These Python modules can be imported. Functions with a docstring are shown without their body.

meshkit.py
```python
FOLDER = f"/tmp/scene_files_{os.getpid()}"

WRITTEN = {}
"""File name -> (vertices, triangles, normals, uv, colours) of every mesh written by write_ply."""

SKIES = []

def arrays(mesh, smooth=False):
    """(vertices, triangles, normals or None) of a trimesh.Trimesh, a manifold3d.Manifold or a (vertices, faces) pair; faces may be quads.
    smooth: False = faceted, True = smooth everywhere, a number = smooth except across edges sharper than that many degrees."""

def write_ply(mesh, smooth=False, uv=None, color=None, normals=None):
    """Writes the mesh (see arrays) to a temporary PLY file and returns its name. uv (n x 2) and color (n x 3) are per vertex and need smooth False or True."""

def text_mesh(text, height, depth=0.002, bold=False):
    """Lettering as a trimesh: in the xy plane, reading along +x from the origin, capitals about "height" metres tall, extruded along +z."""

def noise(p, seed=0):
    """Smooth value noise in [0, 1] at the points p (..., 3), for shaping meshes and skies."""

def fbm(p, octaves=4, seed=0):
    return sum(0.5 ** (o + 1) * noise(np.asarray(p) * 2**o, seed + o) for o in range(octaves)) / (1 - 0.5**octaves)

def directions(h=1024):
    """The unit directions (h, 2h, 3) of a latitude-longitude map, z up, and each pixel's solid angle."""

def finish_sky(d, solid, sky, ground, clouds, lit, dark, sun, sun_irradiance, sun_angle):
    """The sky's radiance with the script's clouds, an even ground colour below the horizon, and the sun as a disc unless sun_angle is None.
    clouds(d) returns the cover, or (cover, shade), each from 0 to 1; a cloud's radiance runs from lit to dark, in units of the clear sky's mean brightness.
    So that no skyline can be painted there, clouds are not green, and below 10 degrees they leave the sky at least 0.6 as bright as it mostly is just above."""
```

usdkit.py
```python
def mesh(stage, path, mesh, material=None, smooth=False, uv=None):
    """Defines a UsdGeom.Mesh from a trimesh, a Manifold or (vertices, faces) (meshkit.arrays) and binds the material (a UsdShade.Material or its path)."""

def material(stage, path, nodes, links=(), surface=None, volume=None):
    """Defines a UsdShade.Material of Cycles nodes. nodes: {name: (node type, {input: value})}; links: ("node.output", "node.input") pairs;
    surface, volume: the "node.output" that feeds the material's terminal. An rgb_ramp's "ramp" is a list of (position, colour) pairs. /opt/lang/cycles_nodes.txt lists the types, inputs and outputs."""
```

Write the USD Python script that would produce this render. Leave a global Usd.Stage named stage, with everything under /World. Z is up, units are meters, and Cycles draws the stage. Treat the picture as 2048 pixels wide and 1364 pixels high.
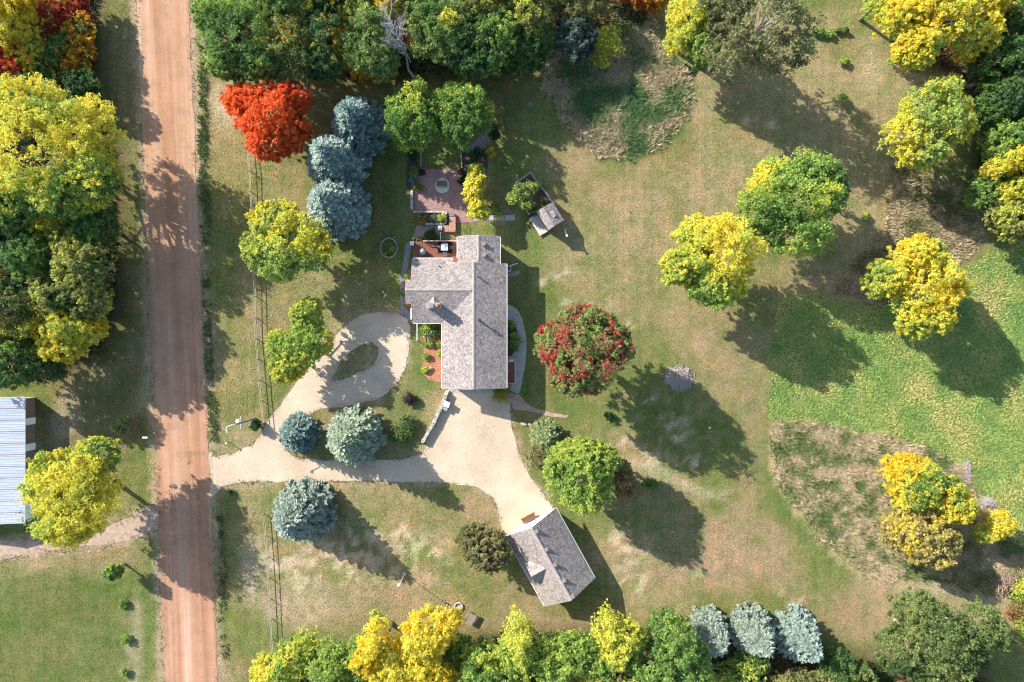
import math, numpy as np, trimesh, manifold3d, usdkit, meshkit
from pxr import Usd, UsdGeom, UsdLux, UsdShade, Gf, Sdf, Vt
import shapely
from shapely.geometry import Polygon, LineString, Point, MultiPoint
from shapely.ops import unary_union

# ------------------------------------------------------------------ stage, camera, sky, sun
stage = Usd.Stage.CreateInMemory()
UsdGeom.SetStageUpAxis(stage, 'Z'); UsdGeom.SetStageMetersPerUnit(stage, 1.0)
UsdGeom.Xform.Define(stage, '/World'); UsdGeom.Scope.Define(stage, '/World/Looks')
S, H = 0.07, 95.0                    # metres per plan unit, height of the drone
cam = UsdGeom.Camera.Define(stage, '/World/camera')
cam.CreateHorizontalApertureAttr(36.0); cam.CreateVerticalApertureAttr(24.0)
cam.CreateFocalLengthAttr(36.0 * H / (2048 * S)); cam.CreateFStopAttr(0.0)
cam.CreateClippingRangeAttr(Gf.Vec2f(0.5, 5000)); cam.AddTranslateOp().Set(Gf.Vec3d(0, 0, H))
cam.CreateExposureAttr(0.93)
SUN_EL, SUN_AZ = math.radians(30.0), math.radians(35.5)     # azimuth: shadows fall towards +x, -y
to_sun = np.array([-math.cos(SUN_AZ) * math.cos(SUN_EL), math.sin(SUN_AZ) * math.cos(SUN_EL), math.sin(SUN_EL)])
sun = UsdLux.DistantLight.Define(stage, '/World/sun')
sun.CreateIntensityAttr(1.2); sun.CreateAngleAttr(0.53); sun.CreateNormalizeAttr(True) if hasattr(sun, 'CreateNormalizeAttr') else None
sun.CreateColorAttr(Gf.Vec3f(1.0, 0.93, 0.83))
zx = to_sun; xx = np.cross([0, 0, 1.0], zx); xx /= np.linalg.norm(xx); yx = np.cross(zx, xx)
sun.AddTransformOp().Set(Gf.Matrix4d(*xx, 0, *yx, 0, *zx, 0, 0, 0, 60, 1))
sky = UsdLux.DomeLight.Define(stage, '/World/sky'); sky.CreateIntensityAttr(1.0)
sky_mat = usdkit.material(stage, '/World/Looks/sky_air', {
    'sky': ('sky_texture', {'sky_type': 'single_scattering', 'sun_disc': False, 'sun_elevation': SUN_EL,
                            'sun_rotation': math.atan2(to_sun[0], to_sun[1])}),
    'bg': ('background_shader', {'strength': 0.135})}, [('sky.color', 'bg.color')], surface='bg.background')
UsdShade.MaterialBindingAPI.Apply(sky.GetPrim()).Bind(sky_mat)
sky.GetPrim().SetCustomDataByKey('kind', 'structure')

RNG = np.random.default_rng(7)
def P(u, v, z=0.0):
    k = S * (1 - z / H)
    return np.array([(u - 1024) * k, (682 - v) * k, z])
def PX(pts, z=0.0):
    return np.array([P(u, v, z)[:2] for u, v in pts])

# ------------------------------------------------------------------ scene helpers
taken = {}
def numbered(parent, name):
    k = taken.get((parent, name), 0); taken[(parent, name)] = k + 1
    return f'{parent}/{name}' if k == 0 else f'{parent}/{name}_{k:03d}'
class Thing:
    def __init__(self, path, origin): self.path, self.origin = path, np.asarray(origin, float)
def tags(prim, label=None, cat=None, group=None, kind=None):
    for k, v in (('label', label), ('category', cat), ('group', group), ('kind', kind)):
        if v: prim.SetCustomDataByKey(k, v)
def thing(name, label, cat, loc=(0, 0, 0), group=None, kind=None):
    p = numbered('/World', name); x = UsdGeom.Xform.Define(stage, p); x.AddTranslateOp().Set(Gf.Vec3d(*map(float, loc)))
    tags(x.GetPrim(), label, cat, group, kind); return Thing(p, loc)
def obj(name, mb, mat, parent=None, label=None, cat=None, group=None, kind=None, smooth=False):
    o = np.zeros(3) if parent is None else parent.origin
    p = numbered('/World' if parent is None else parent.path, name)
    if isinstance(mb, MB): v, f, c = mb.arrays()
    else: v, f, c = np.array(mb.vertices), np.array(mb.faces), None
    m = usdkit.mesh(stage, p, trimesh.Trimesh(v - o, f, process=False) if smooth else (v - o, f), mat, smooth=smooth)
    if c is not None and not smooth:
        UsdGeom.PrimvarsAPI(m).CreatePrimvar('tint', Sdf.ValueTypeNames.Color3fArray, 'vertex').Set(Vt.Vec3fArray.FromNumpy(c.astype(np.float32)))
    tags(m.GetPrim(), label, cat, group, kind)
    return Thing(p, o)

class MB:
    def __init__(self): self.V, self.F, self.C, self.n = [], [], [], 0
    def add(self, v, f, c=None):
        v = np.asarray(v, float); f = np.asarray(f, int)
        if f.shape[1] == 4: f = np.vstack([f[:, [0, 1, 2]], f[:, [0, 2, 3]]])
        self.V.append(v); self.F.append(f + self.n); self.n += len(v)
        if c is not None: self.C.append(np.broadcast_to(np.asarray(c, float), (len(v), 3)))
        return self
    def arrays(self):
        return np.vstack(self.V), np.vstack(self.F), (np.vstack(self.C) if self.C and sum(map(len, self.C)) == self.n else None)
    def box(self, c, s, rz=0.0, tilt=0.0, col=None):
        m = trimesh.creation.box(s); v = np.array(m.vertices)
        if tilt: v = v @ trimesh.transformations.rotation_matrix(tilt, [1, 0, 0])[:3, :3].T
        v = v @ trimesh.transformations.rotation_matrix(rz, [0, 0, 1])[:3, :3].T + np.asarray(c, float)
        return self.add(v, m.faces, col)
    def beam(self, a, b, w, h, col=None):
        a, b = np.asarray(a, float), np.asarray(b, float); d = b - a; L = np.linalg.norm(d); d /= L
        r = np.cross(d, [0, 0, 1.0]) if abs(d[2]) < .95 else np.array([1.0, 0, 0]); r /= np.linalg.norm(r); u = np.cross(r, d)
        v = np.array([a + i * r * w / 2 + j * u * h / 2 for i in (-1, 1) for j in (-1, 1)] + [b + i * r * w / 2 + j * u * h / 2 for i in (-1, 1) for j in (-1, 1)])
        f = [[0, 1, 3, 2], [4, 6, 7, 5], [0, 4, 5, 1], [2, 3, 7, 6], [0, 2, 6, 4], [1, 5, 7, 3]]
        return self.add(v, f, col)
    def tube(self, pts, rad, n=7, col=None):
        p = np.asarray(pts, float); rad = np.broadcast_to(rad, (len(p),)); t = np.gradient(p, axis=0); t /= np.linalg.norm(t, axis=1, keepdims=True) + 1e-9
        a = np.cross(t, np.where(np.abs(t[:, 2:]) < .9, [0, 0, 1.0], [1.0, 0, 0])); a /= np.linalg.norm(a, axis=1, keepdims=True); b = np.cross(t, a)
        g = np.arange(n) * 2 * np.pi / n
        v = (p[:, None] + rad[:, None, None] * (np.cos(g)[None, :, None] * a[:, None] + np.sin(g)[None, :, None] * b[:, None])).reshape(-1, 3)
        f = [[i * n + j, i * n + (j + 1) % n, (i + 1) * n + (j + 1) % n, (i + 1) * n + j] for i in range(len(p) - 1) for j in range(n)]
        v = np.vstack([v, p[:1], p[-1:]]); k = len(p) * n
        tri = [[k, (j + 1) % n, j] for j in range(n)] + [[k + 1, (len(p) - 1) * n + j, (len(p) - 1) * n + (j + 1) % n] for j in range(n)]
        f = np.array(f); f = np.vstack([f[:, [0, 1, 2]], f[:, [0, 2, 3]], np.array(tri)])
        return self.add(v, f, col)
    def prism(self, poly, z0, z1, col=None):
        pg = poly if isinstance(poly, Polygon) else Polygon(poly)
        for g in getattr(pg, 'geoms', [pg]):
            m = trimesh.creation.extrude_polygon(g, z1 - z0, engine='earcut'); self.add(np.array(m.vertices) + [0, 0, z0], m.faces, col)
        return self
    def mesh(self, m, off=(0, 0, 0), col=None): return self.add(np.array(m.vertices) + off, m.faces, col)
    def sheet(self, poly, z):
        for g in getattr(poly, 'geoms', [poly]):
            v, f = trimesh.creation.triangulate_polygon(g, engine='earcut'); v = np.column_stack([v, np.full(len(v), z)])
            n = np.cross(v[f[:, 1]] - v[f[:, 0]], v[f[:, 2]] - v[f[:, 0]])[:, 2]; f = np.array(f); f[n < 0] = f[n < 0][:, ::-1]
            self.add(v, f)
        return self
    def slab(self, poly, z, h):
        """flat sheet with a low side, ragged outline kept"""
        return self.prism(poly, z - h, z)

def rough(poly, step=.35, amp=.12, seed=0):
    """resample an outline and make it ragged"""
    def ring(r, k):
        L = r.length; n = max(8, int(L / step)); q = np.array([r.interpolate(i / n, normalized=True).coords[0] for i in range(n)])
        p3 = np.column_stack([q, np.full(n, k * 7.1)])
        d = np.column_stack([meshkit.fbm(p3 * .8, 4, seed + 5), meshkit.fbm(p3 * .8, 4, seed + 11)]) - .5
        return q + d * amp * 4
    o = Polygon(ring(poly.exterior, 1), [ring(i, 2 + k) for k, i in enumerate(poly.interiors)])
    return o if o.is_valid else o.buffer(0)
def smoothpoly(pts, z=0.0, r=1.2):
    p = Polygon(PX(pts, z)); return p.buffer(r).buffer(-2 * r).buffer(r)

# ------------------------------------------------------------------ materials
def mat(name, nodes, links, surface='p.BSDF'): return usdkit.material(stage, '/World/Looks/' + name, nodes, links, surface=surface)
def plain(name, col, rough_=.7, var=.18, scale=6.0, bump=.15, spec=.3, metallic=0.0, stretch=(1, 1, 1)):
    c = np.array(col)
    return mat(name, {'g': ('geometry', {}), 'm': ('mapping', {'scale': tuple(scale * np.array(stretch))}),
        'n': ('noise_texture', {'scale': 1.0, 'detail': 5.0, 'roughness': .6}),
        'r': ('rgb_ramp', {'ramp': [(.25, tuple(c * (1 - var * 1.6))), (.5, tuple(c)), (.75, tuple(np.minimum(c * (1 + var * 1.4), .95)))]}),
        'b': ('bump', {'strength': bump, 'distance': .03}),
        'p': ('principled_bsdf', {'roughness': rough_, 'specular_ior_level': spec, 'metallic': metallic})},
        [('g.position', 'm.vector'), ('m.vector', 'n.vector'), ('n.fac', 'r.fac'), ('r.color', 'p.base_color'), ('n.fac', 'b.height'), ('b.normal', 'p.normal')])
def tinted(name, translucent=.0, rough_=.7, spec=.25):
    nodes = {'a': ('attribute', {'attribute': 'tint'}), 'p': ('principled_bsdf', {'roughness': rough_, 'specular_ior_level': spec})}
    links = [('a.color', 'p.base_color')]
    if not translucent: return mat(name, nodes, links)
    nodes |= {'t': ('translucent_bsdf', {}), 'mx': ('mix_closure', {'fac': translucent})}
    return mat(name, nodes, links + [('a.color', 't.color'), ('p.BSDF', 'mx.closure1'), ('t.BSDF', 'mx.closure2')], 'mx.closure')
LEAF = tinted('leaf', .48, .6, .2)
NEEDLE = tinted('needle', .10, .65, .25)
BLADE = tinted('grass_blade', .2, .7, .2)
TINT = tinted('tinted_stone', 0, .85, .2)
BARK = plain('bark', (.16, .125, .095), .9, .35, 5, .5, .1)
PALEBARK = plain('pale_bark', (.42, .39, .35), .9, .25, 5, .3, .1)
WHITE = plain('white_paint', (.80, .80, .78), .5, .04, 1.5, .03)
SIDING = plain('siding', (.62, .60, .55), .6, .08, 1.2, .05, stretch=(.3, .3, 8))
CONCRETE = plain('concrete', (.42, .40, .37), .85, .14, 1.4, .12, .2)
DARKMETAL = plain('dark_metal', (.05, .05, .055), .45, .2, 6, .05, .5)
GREYMETAL = plain('grey_metal', (.42, .43, .45), .4, .12, 4, .05, .5)
WEATHERED = plain('weathered_wood', (.27, .23, .19), .85, .25, 5, .3, .15, stretch=(1, 1, 1))
PALEWOOD = plain('pale_wood', (.60, .56, .50), .8, .18, 3, .2, .2)
BROWNWOOD = plain('brown_wood', (.30, .13, .065), .7, .25, 5, .2, .25)
REDWOOD = plain('red_deck_wood', (.26, .10, .07), .7, .22, 3, .2, .25)
MULCH = plain('red_mulch', (.40, .19, .115), .95, .45, 9, .8, .05)
DARKMULCH = plain('dark_mulch', (.10, .075, .065), .95, .4, 9, .8, .05)
SOIL = plain('pink_dirt', (.42, .31, .24), .95, .18, 1.6, .3, .05)
GLASS = mat('window_glass', {'p': ('principled_bsdf', {'base_color': (.03, .04, .05), 'roughness': .06, 'specular_ior_level': .8})}, [])
FLAGSTONE = plain('flagstone', (.24, .23, .24), .85, .3, 4, .4, .2)

def gravel(name, c0, c1, c2, big=.5):
    return mat(name, {'g': ('geometry', {}),
        'n1': ('noise_texture', {'scale': .16, 'detail': 5.0, 'roughness': .62}), 'n2': ('noise_texture', {'scale': 3.2, 'detail': 6.0, 'roughness': .75}),
        'v': ('voronoi_texture', {'scale': 9.0}) if False else ('noise_texture', {'scale': 11.0, 'detail': 3.0, 'roughness': .7}),
        'r1': ('rgb_ramp', {'ramp': [(.3, c0), (.52, c1), (.72, c2)]}),
        'r2': ('rgb_ramp', {'ramp': [(.3, (.80, .78, .76)), (.5, (1, 1, 1)), (.7, (1.12, 1.10, 1.08))]}),
        'r3': ('rgb_ramp', {'ramp': [(.28, (.52, .48, .45)), (.44, (.98, .98, .98)), (.7, (1.08, 1.08, 1.08))]}),
        'm1': ('mix', {'mix_type': 'multiply', 'fac': 1.0}), 'm2': ('mix', {'mix_type': 'multiply', 'fac': 1.0}),
        'b': ('bump', {'strength': .5, 'distance': .05}), 'p': ('principled_bsdf', {'roughness': .95, 'specular_ior_level': .1})},
        [('g.position', 'n1.vector'), ('g.position', 'n2.vector'), ('g.position', 'v.vector'), ('n1.fac', 'r1.fac'), ('n2.fac', 'r2.fac'), ('v.fac', 'r3.fac'),
         ('r1.color', 'm1.color1'), ('r2.color', 'm1.color2'), ('m1.color', 'm2.color1'), ('r3.color', 'm2.color2'), ('m2.color', 'p.base_color'),
         ('v.fac', 'b.height'), ('b.normal', 'p.normal')])
DRIVE = gravel('cream_gravel', (.47, .37, .275), (.58, .475, .355), (.65, .55, .425))

ROAD_ANG = math.atan2(57, 1364)       # the road leans a little
ROAD = mat('road_dirt', {'g': ('geometry', {}), 'm': ('mapping', {'rotation': (0, 0, -ROAD_ANG), 'scale': (1, 1, 1)}),
    'st': ('mapping', {'scale': (.55, .014, 1)}), 'st2': ('mapping', {'scale': (3.4, .035, 1)}),
    'n1': ('noise_texture', {'scale': 1.0, 'detail': 4.0, 'roughness': .62, 'distortion': .25}), 'n2': ('noise_texture', {'scale': 1.0, 'detail': 4.0, 'roughness': .6}),
    'n3': ('noise_texture', {'scale': 6.0, 'detail': 5.0, 'roughness': .7}), 'n4': ('noise_texture', {'scale': .30, 'detail': 6.0, 'roughness': .7}),
    'r1': ('rgb_ramp', {'ramp': [(.3, (.34, .175, .105)), (.44, (.43, .24, .15)), (.57, (.49, .305, .205)), (.70, (.55, .39, .295))]}),
    'r2': ('rgb_ramp', {'ramp': [(.3, (.94, .93, .925)), (.55, (1, 1, 1)), (.7, (1.04, 1.04, 1.04))]}),
    'r3': ('rgb_ramp', {'ramp': [(.3, (.84, .83, .82)), (.5, (1, 1, 1)), (.7, (1.12, 1.12, 1.12))]}),
    'r4': ('rgb_ramp', {'ramp': [(.3, (.80, .80, .82)), (.5, (1, 1, 1)), (.7, (1.14, 1.10, 1.08))]}),
    'm1': ('mix', {'mix_type': 'multiply', 'fac': 1.0}), 'm2': ('mix', {'mix_type': 'multiply', 'fac': 1.0}), 'm3': ('mix', {'mix_type': 'multiply', 'fac': 1.0}),
    'b': ('bump', {'strength': .4, 'distance': .04}), 'p': ('principled_bsdf', {'roughness': .95, 'specular_ior_level': .1})},
    [('g.position', 'm.vector'), ('m.vector', 'st.vector'), ('m.vector', 'st2.vector'), ('st.vector', 'n1.vector'), ('st2.vector', 'n2.vector'), ('g.position', 'n3.vector'), ('g.position', 'n4.vector'),
     ('n1.fac', 'r1.fac'), ('n2.fac', 'r2.fac'), ('n3.fac', 'r3.fac'), ('n4.fac', 'r4.fac'), ('r1.color', 'm1.color1'), ('r2.color', 'm1.color2'), ('m1.color', 'm2.color1'), ('r3.color', 'm2.color2'),
     ('m2.color', 'm3.color1'), ('r4.color', 'm3.color2'), ('m3.color', 'p.base_color'), ('n3.fac', 'b.height'), ('b.normal', 'p.normal')])

def shingle(name, ang):
    return mat(name, {'g': ('geometry', {}), 'm': ('mapping', {'rotation': (0, 0, ang)}),
        'br': ('brick_texture', {'color1': (.235, .215, .205), 'color2': (.365, .34, .325), 'mortar': (.25, .225, .215), 'scale': 1.0, 'brick_width': .30, 'row_height': .20, 'mortar_size': .006, 'bias': .05}),
        'n': ('noise_texture', {'scale': 3.6, 'detail': 5.0, 'roughness': .8}), 'n0': ('noise_texture', {'scale': .30, 'detail': 5.0, 'roughness': .65}),
        'r': ('rgb_ramp', {'ramp': [(.36, (.62, .60, .60)), (.5, (1, .985, .98)), (.64, (1.42, 1.36, 1.33))]}),
        'r0': ('rgb_ramp', {'ramp': [(.32, (.86, .84, .85)), (.68, (1.10, 1.07, 1.05))]}),
        'm1': ('mix', {'mix_type': 'multiply', 'fac': 1.0}), 'm2': ('mix', {'mix_type': 'multiply', 'fac': 1.0}),
        'b': ('bump', {'strength': .25, 'distance': .02}), 'p': ('principled_bsdf', {'roughness': .9, 'specular_ior_level': .15})},
        [('g.position', 'm.vector'), ('m.vector', 'br.vector'), ('g.position', 'n.vector'), ('g.position', 'n0.vector'), ('n.fac', 'r.fac'), ('n0.fac', 'r0.fac'), ('br.color', 'm1.color1'), ('r.color', 'm1.color2'),
         ('m1.color', 'm2.color1'), ('r0.color', 'm2.color2'), ('m2.color', 'p.base_color'), ('br.fac', 'b.height'), ('b.normal', 'p.normal')])
SH_X = shingle('shingles_rows_across', 0.0)                 # slopes facing north and south
SH_Y = shingle('shingles_rows_along', math.pi / 2)          # slopes facing east and west
BARN_ANG = math.atan2(57.2, 95.8)
SH_B = shingle('shingles_garage', math.pi / 2 - BARN_ANG)
CAP = plain('ridge_shingle', (.36, .33, .31), .9, .2, 3, .2, .1)
BRICKPAVE = mat('patio_brick', {'g': ('geometry', {}), 'br': ('brick_texture', {'color1': (.30, .165, .145), 'color2': (.40, .255, .225), 'mortar': (.30, .22, .20), 'scale': 1.0, 'brick_width': .30, 'row_height': .15, 'mortar_size': .012}),
    'n': ('noise_texture', {'scale': .9, 'detail': 5.0, 'roughness': .7}), 'r': ('rgb_ramp', {'ramp': [(.3, (.82, .82, .85)), (.7, (1.18, 1.16, 1.15))]}),
    'm1': ('mix', {'mix_type': 'multiply', 'fac': 1.0}), 'b': ('bump', {'strength': .3, 'distance': .02}), 'p': ('principled_bsdf', {'roughness': .9, 'specular_ior_level': .15})},
    [('g.position', 'br.vector'), ('g.position', 'n.vector'), ('n.fac', 'r.fac'), ('br.color', 'm1.color1'), ('r.color', 'm1.color2'), ('m1.color', 'p.base_color'), ('br.fac', 'b.height'), ('b.normal', 'p.normal')])

# ------------------------------------------------------------------ plan shapes (measured in plan units)
road_poly = Polygon(PX([(258, -420), (275, 0), (303, 682), (330, 1364), (347, 1790), (455, 1790), (437, 1364), (408, 682), (378, 0), (360, -420)]))
drive_out = smoothpoly([(395, 900), (420, 915), (470, 906), (505, 890), (520, 872), (540, 835), (590, 770), (640, 700), (680, 660), (720, 630), (770, 624), (812, 634), (822, 652), (818, 695), (812, 740),
                        (790, 775), (750, 800), (690, 812), (640, 818), (600, 838), (575, 868), (570, 900), (600, 918), (700, 922), (800, 918), (846, 910), (851, 890), (852, 878), (868, 848), (884, 816), (896, 786), (900, 780), (1008, 779),
                        (1018, 800), (1024, 850), (1040, 915), (1070, 965), (1098, 1005), (1109, 1017), (1018, 1072), (1003, 1060), (1000, 1030), (985, 995), (950, 972), (900, 966), (780, 962), (640, 962), (470, 965), (445, 972), (420, 1000), (398, 1010)], r=.5)
island = smoothpoly([(662, 757), (672, 738), (700, 705), (722, 690), (742, 684), (757, 694), (756, 715), (745, 735), (715, 745), (690, 758), (670, 762)], r=.25)
drive_poly = drive_out.difference(island).union(Polygon(PX([(378, 905), (425, 905), (425, 985), (390, 1000)])))
track_poly = smoothpoly([(340, 985), (300, 1010), (240, 1042), (170, 1075), (80, 1080), (-120, 1085), (-120, 1128), (0, 1120), (90, 1102), (190, 1092), (262, 1080), (310, 1062), (345, 1040)], r=.4)
meadow_poly = Polygon(PX([(1556, 612), (1590, 594), (1640, 588), (1740, 612), (1830, 606), (1905, 545), (1980, 506), (2200, 440), (2700, 400), (2700, 1200), (2200, 1150), (2020, 1095), (1935, 940), (1850, 895), (1740, 862), (1540, 838), (1537, 720)]))
tall_poly = Polygon(PX([(1541, 840), (1640, 845), (1740, 862), (1850, 890), (1935, 940), (1990, 1050), (2060, 1100), (2200, 1150), (2200, 1230), (1985, 1196), (1940, 1182), (1880, 1166), (1815, 1163), (1760, 1160), (1705, 1142), (1650, 1092), (1610, 1045), (1575, 1000), (1553, 968), (1541, 930)]))
north_poly = Polygon(PX([(1078, 150), (1100, 90), (1150, 60), (1220, 30), (1300, 20), (1330, 90), (1388, 160), (1384, 220), (1358, 268), (1330, 298), (1262, 320), (1200, 312), (1150, 280), (1115, 235), (1085, 190)]))
strip_poly = Polygon(PX([(1775, 300), (1830, 330), (1900, 360), (1950, 400), (1975, 480), (1905, 540), (1820, 604), (1735, 606), (1652, 582), (1690, 535), (1745, 490), (1768, 420), (1772, 360)]))
wood_west = Polygon(PX([(-400, -300), (205, -300), (215, 200), (250, 300), (255, 600), (215, 720), (120, 760), (-400, 800)]))
wood_north = Polygon(PX([(420, -300), (1320, -300), (1320, 60), (1150, 90), (1080, 140), (960, 165), (780, 170), (600, 175), (450, 150)]))
wood_east = Polygon(PX([(1720, -300), (2500, -300), (2500, 480), (2000, 470), (1930, 380), (1940, 250), (1900, 160), (1800, 110)]))
wood_south = Polygon(PX([(490, 1700), (500, 1330), (700, 1290), (1000, 1260), (1250, 1260), (1500, 1280), (1700, 1300), (1980, 1330), (2050, 1700)]))

# ------------------------------------------------------------------ ground: one sheet, colours of dry and green turf per vertex
def axis(lo, hi, step):
    a = list(np.arange(lo, hi + 1e-6, step)); g = step
    while a[-1] < 900: g *= 1.35; a.append(a[-1] + g)
    g = step
    while a[0] > -900: g *= 1.35; a.insert(0, a[0] - g)
    return np.array(a)
GX, GY = axis(-76, 76, .55), axis(-52, 52, .55)
gx, gy = np.meshgrid(GX, GY); gp = np.column_stack([gx.ravel(), gy.ravel()]); g3 = np.column_stack([gp, np.zeros(len(gp))])
gu, gv = gp[:, 0] / S + 1024, 682 - gp[:, 1] / S
OLIVE, GREEN, TAN, BROWN, PALE, DARK, LUSH = [np.array(c) for c in ((.196, .180, .074), (.116, .158, .048), (.268, .226, .128), (.30, .218, .145), (.43, .35, .26), (.115, .11, .05), (.20, .245, .075))]
def sstep(x, a, b): t = np.clip((x - a) / (b - a), 0, 1); return t * t * (3 - 2 * t)
n_big = meshkit.fbm(g3 * .06, 5, 3); n_mid = meshkit.fbm(g3 * .22, 5, 9); n_fin = meshkit.fbm(g3 * .9, 4, 21)
col = OLIVE + (TAN - OLIVE) * sstep(n_big * .6 + n_mid * .4, .40, .62)[:, None]
col = col + (GREEN - col) * (sstep(1 - n_mid * .5 - n_big * .5, .50, .66) * .65)[:, None]
def paint(u, v, ru, rv, c, s=.8, rot=0, ragged=.5, soft=.6, seed=0):
    global col
    a = math.radians(rot); du, dv = gu - u, gv - v
    x, y = (du * math.cos(a) + dv * math.sin(a)) / ru, (-du * math.sin(a) + dv * math.cos(a)) / rv
    d = np.sqrt(x * x + y * y) + (meshkit.fbm(g3 * .35, 5, 31 + seed) - .5) * ragged * 2
    w = s * (1 - sstep(d, 1 - soft, 1 + soft * .4)); col = col + (np.array(c) - col) * w[:, None]
def zone(poly, c, s=.9, soft=.8, ragged=.8):
    global col
    near = shapely.contains_xy(poly.buffer(3), gp[:, 0], gp[:, 1]); idx = np.nonzero(near)[0]
    pts = shapely.points(gp[idx]); d = np.where(shapely.contains(poly, pts), -shapely.distance(poly.boundary, pts), shapely.distance(poly, pts))
    d = d + (meshkit.fbm(g3[idx] * .7, 4, 77) - .5) * ragged * 2
    w = s * (1 - sstep(d, -soft, soft)); col[idx] += (np.array(c) - col[idx]) * w[:, None]
# broad tones
paint(1300, 420, 260, 200, TAN, .15); paint(1240, 330, 150, 90, OLIVE, .5); paint(1310, 600, 220, 150, TAN, .2); paint(1250, 420, 90, 70, BROWN, .3); paint(1350, 400, 60, 60, BROWN, .22); paint(1290, 560, 60, 130, BROWN, .2)
paint(1430, 720, 60, 220, BROWN, .45); paint(1505, 860, 36, 200, BROWN, .55); paint(1400, 1120, 240, 70, BROWN, .75); paint(1480, 1060, 150, 60, BROWN, .6)
paint(1280, 1130, 120, 110, TAN, .5); paint(1640, 1130, 90, 60, GREEN, .45, 40); paint(1585, 1035, 30, 130, GREEN, .8, -35); paint(1690, 1140, 34, 80, GREEN, .6, -50); paint(1440, 1130, 190, 46, BROWN, .6); paint(1720, 1225, 70, 50, BROWN, .4); paint(1690, 1220, 120, 60, BROWN, .5)
paint(1420, 890, 150, 90, GREEN, .35); paint(1220, 830, 90, 60, GREEN, .75); paint(1120, 820, 60, 50, GREEN, .55); paint(1060, 560, 60, 110, GREEN, .55); paint(1075, 480, 60, 40, GREEN, .6); paint(1190, 530, 40, 20, GREEN, .4)
paint(1090, 1000, 40, 90, GREEN, .85, -35); paint(1140, 1060, 60, 60, GREEN, .6); paint(1340, 970, 80, 30, TAN, .5, 20); paint(1350, 960, 110, 12, PALE, .5, 22)
paint(1720, 250, 60, 130, TAN, .35); paint(1680, 60, 60, 60, TAN, .4); paint(1740, 130, 30, 70, PALE, .35); paint(1480, 260, 90, 60, OLIVE, .5); paint(1700, 400, 60, 60, BROWN, .4)
paint(1600, 600, 90, 70, BROWN, .45); paint(1930, 150, 70, 60, BROWN, .5)
paint(1830, 1170, 120, 30, PALE, .5, 8); paint(1760, 1210, 60, 50, TAN, .6); paint(1990, 1190, 60, 50, PALE, .6); paint(2040, 1230, 50, 60, BROWN, .6)
paint(640, 1130, 120, 100, TAN, .7); paint(760, 1080, 150, 90, TAN, .45); paint(700, 1200, 220, 70, BROWN, .55); paint(860, 1190, 120, 60, BROWN, .5); paint(600, 1220, 90, 60, PALE, .35)
paint(500, 1130, 26, 90, PALE, .55, 3); paint(850, 1030, 120, 30, OLIVE, .4); paint(960, 1010, 50, 40, BROWN, .7); paint(460, 1010, 30, 50, GREEN, .6); paint(470, 1200, 24, 160, OLIVE, .5)
paint(540, 1000, 60, 30, GREEN, .5); paint(1040, 1180, 90, 60, BROWN, .6); paint(1100, 1250, 200, 30, BROWN, .6)
paint(460, 450, 45, 320, OLIVE, .55); paint(450, 200, 45, 60, PALE, .75); paint(430, 120, 26, 90, TAN, .7); paint(480, 700, 40, 140, OLIVE, .5); paint(560, 640, 60, 80, BROWN, .35); paint(680, 580, 60, 40, TAN, .4)
paint(800, 420, 24, 160, GREEN, .6); paint(760, 380, 40, 160, DARK, .5); paint(800, 560, 60, 60, GREEN, .35); paint(700, 700, 30, 30, OLIVE, .6)
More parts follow.
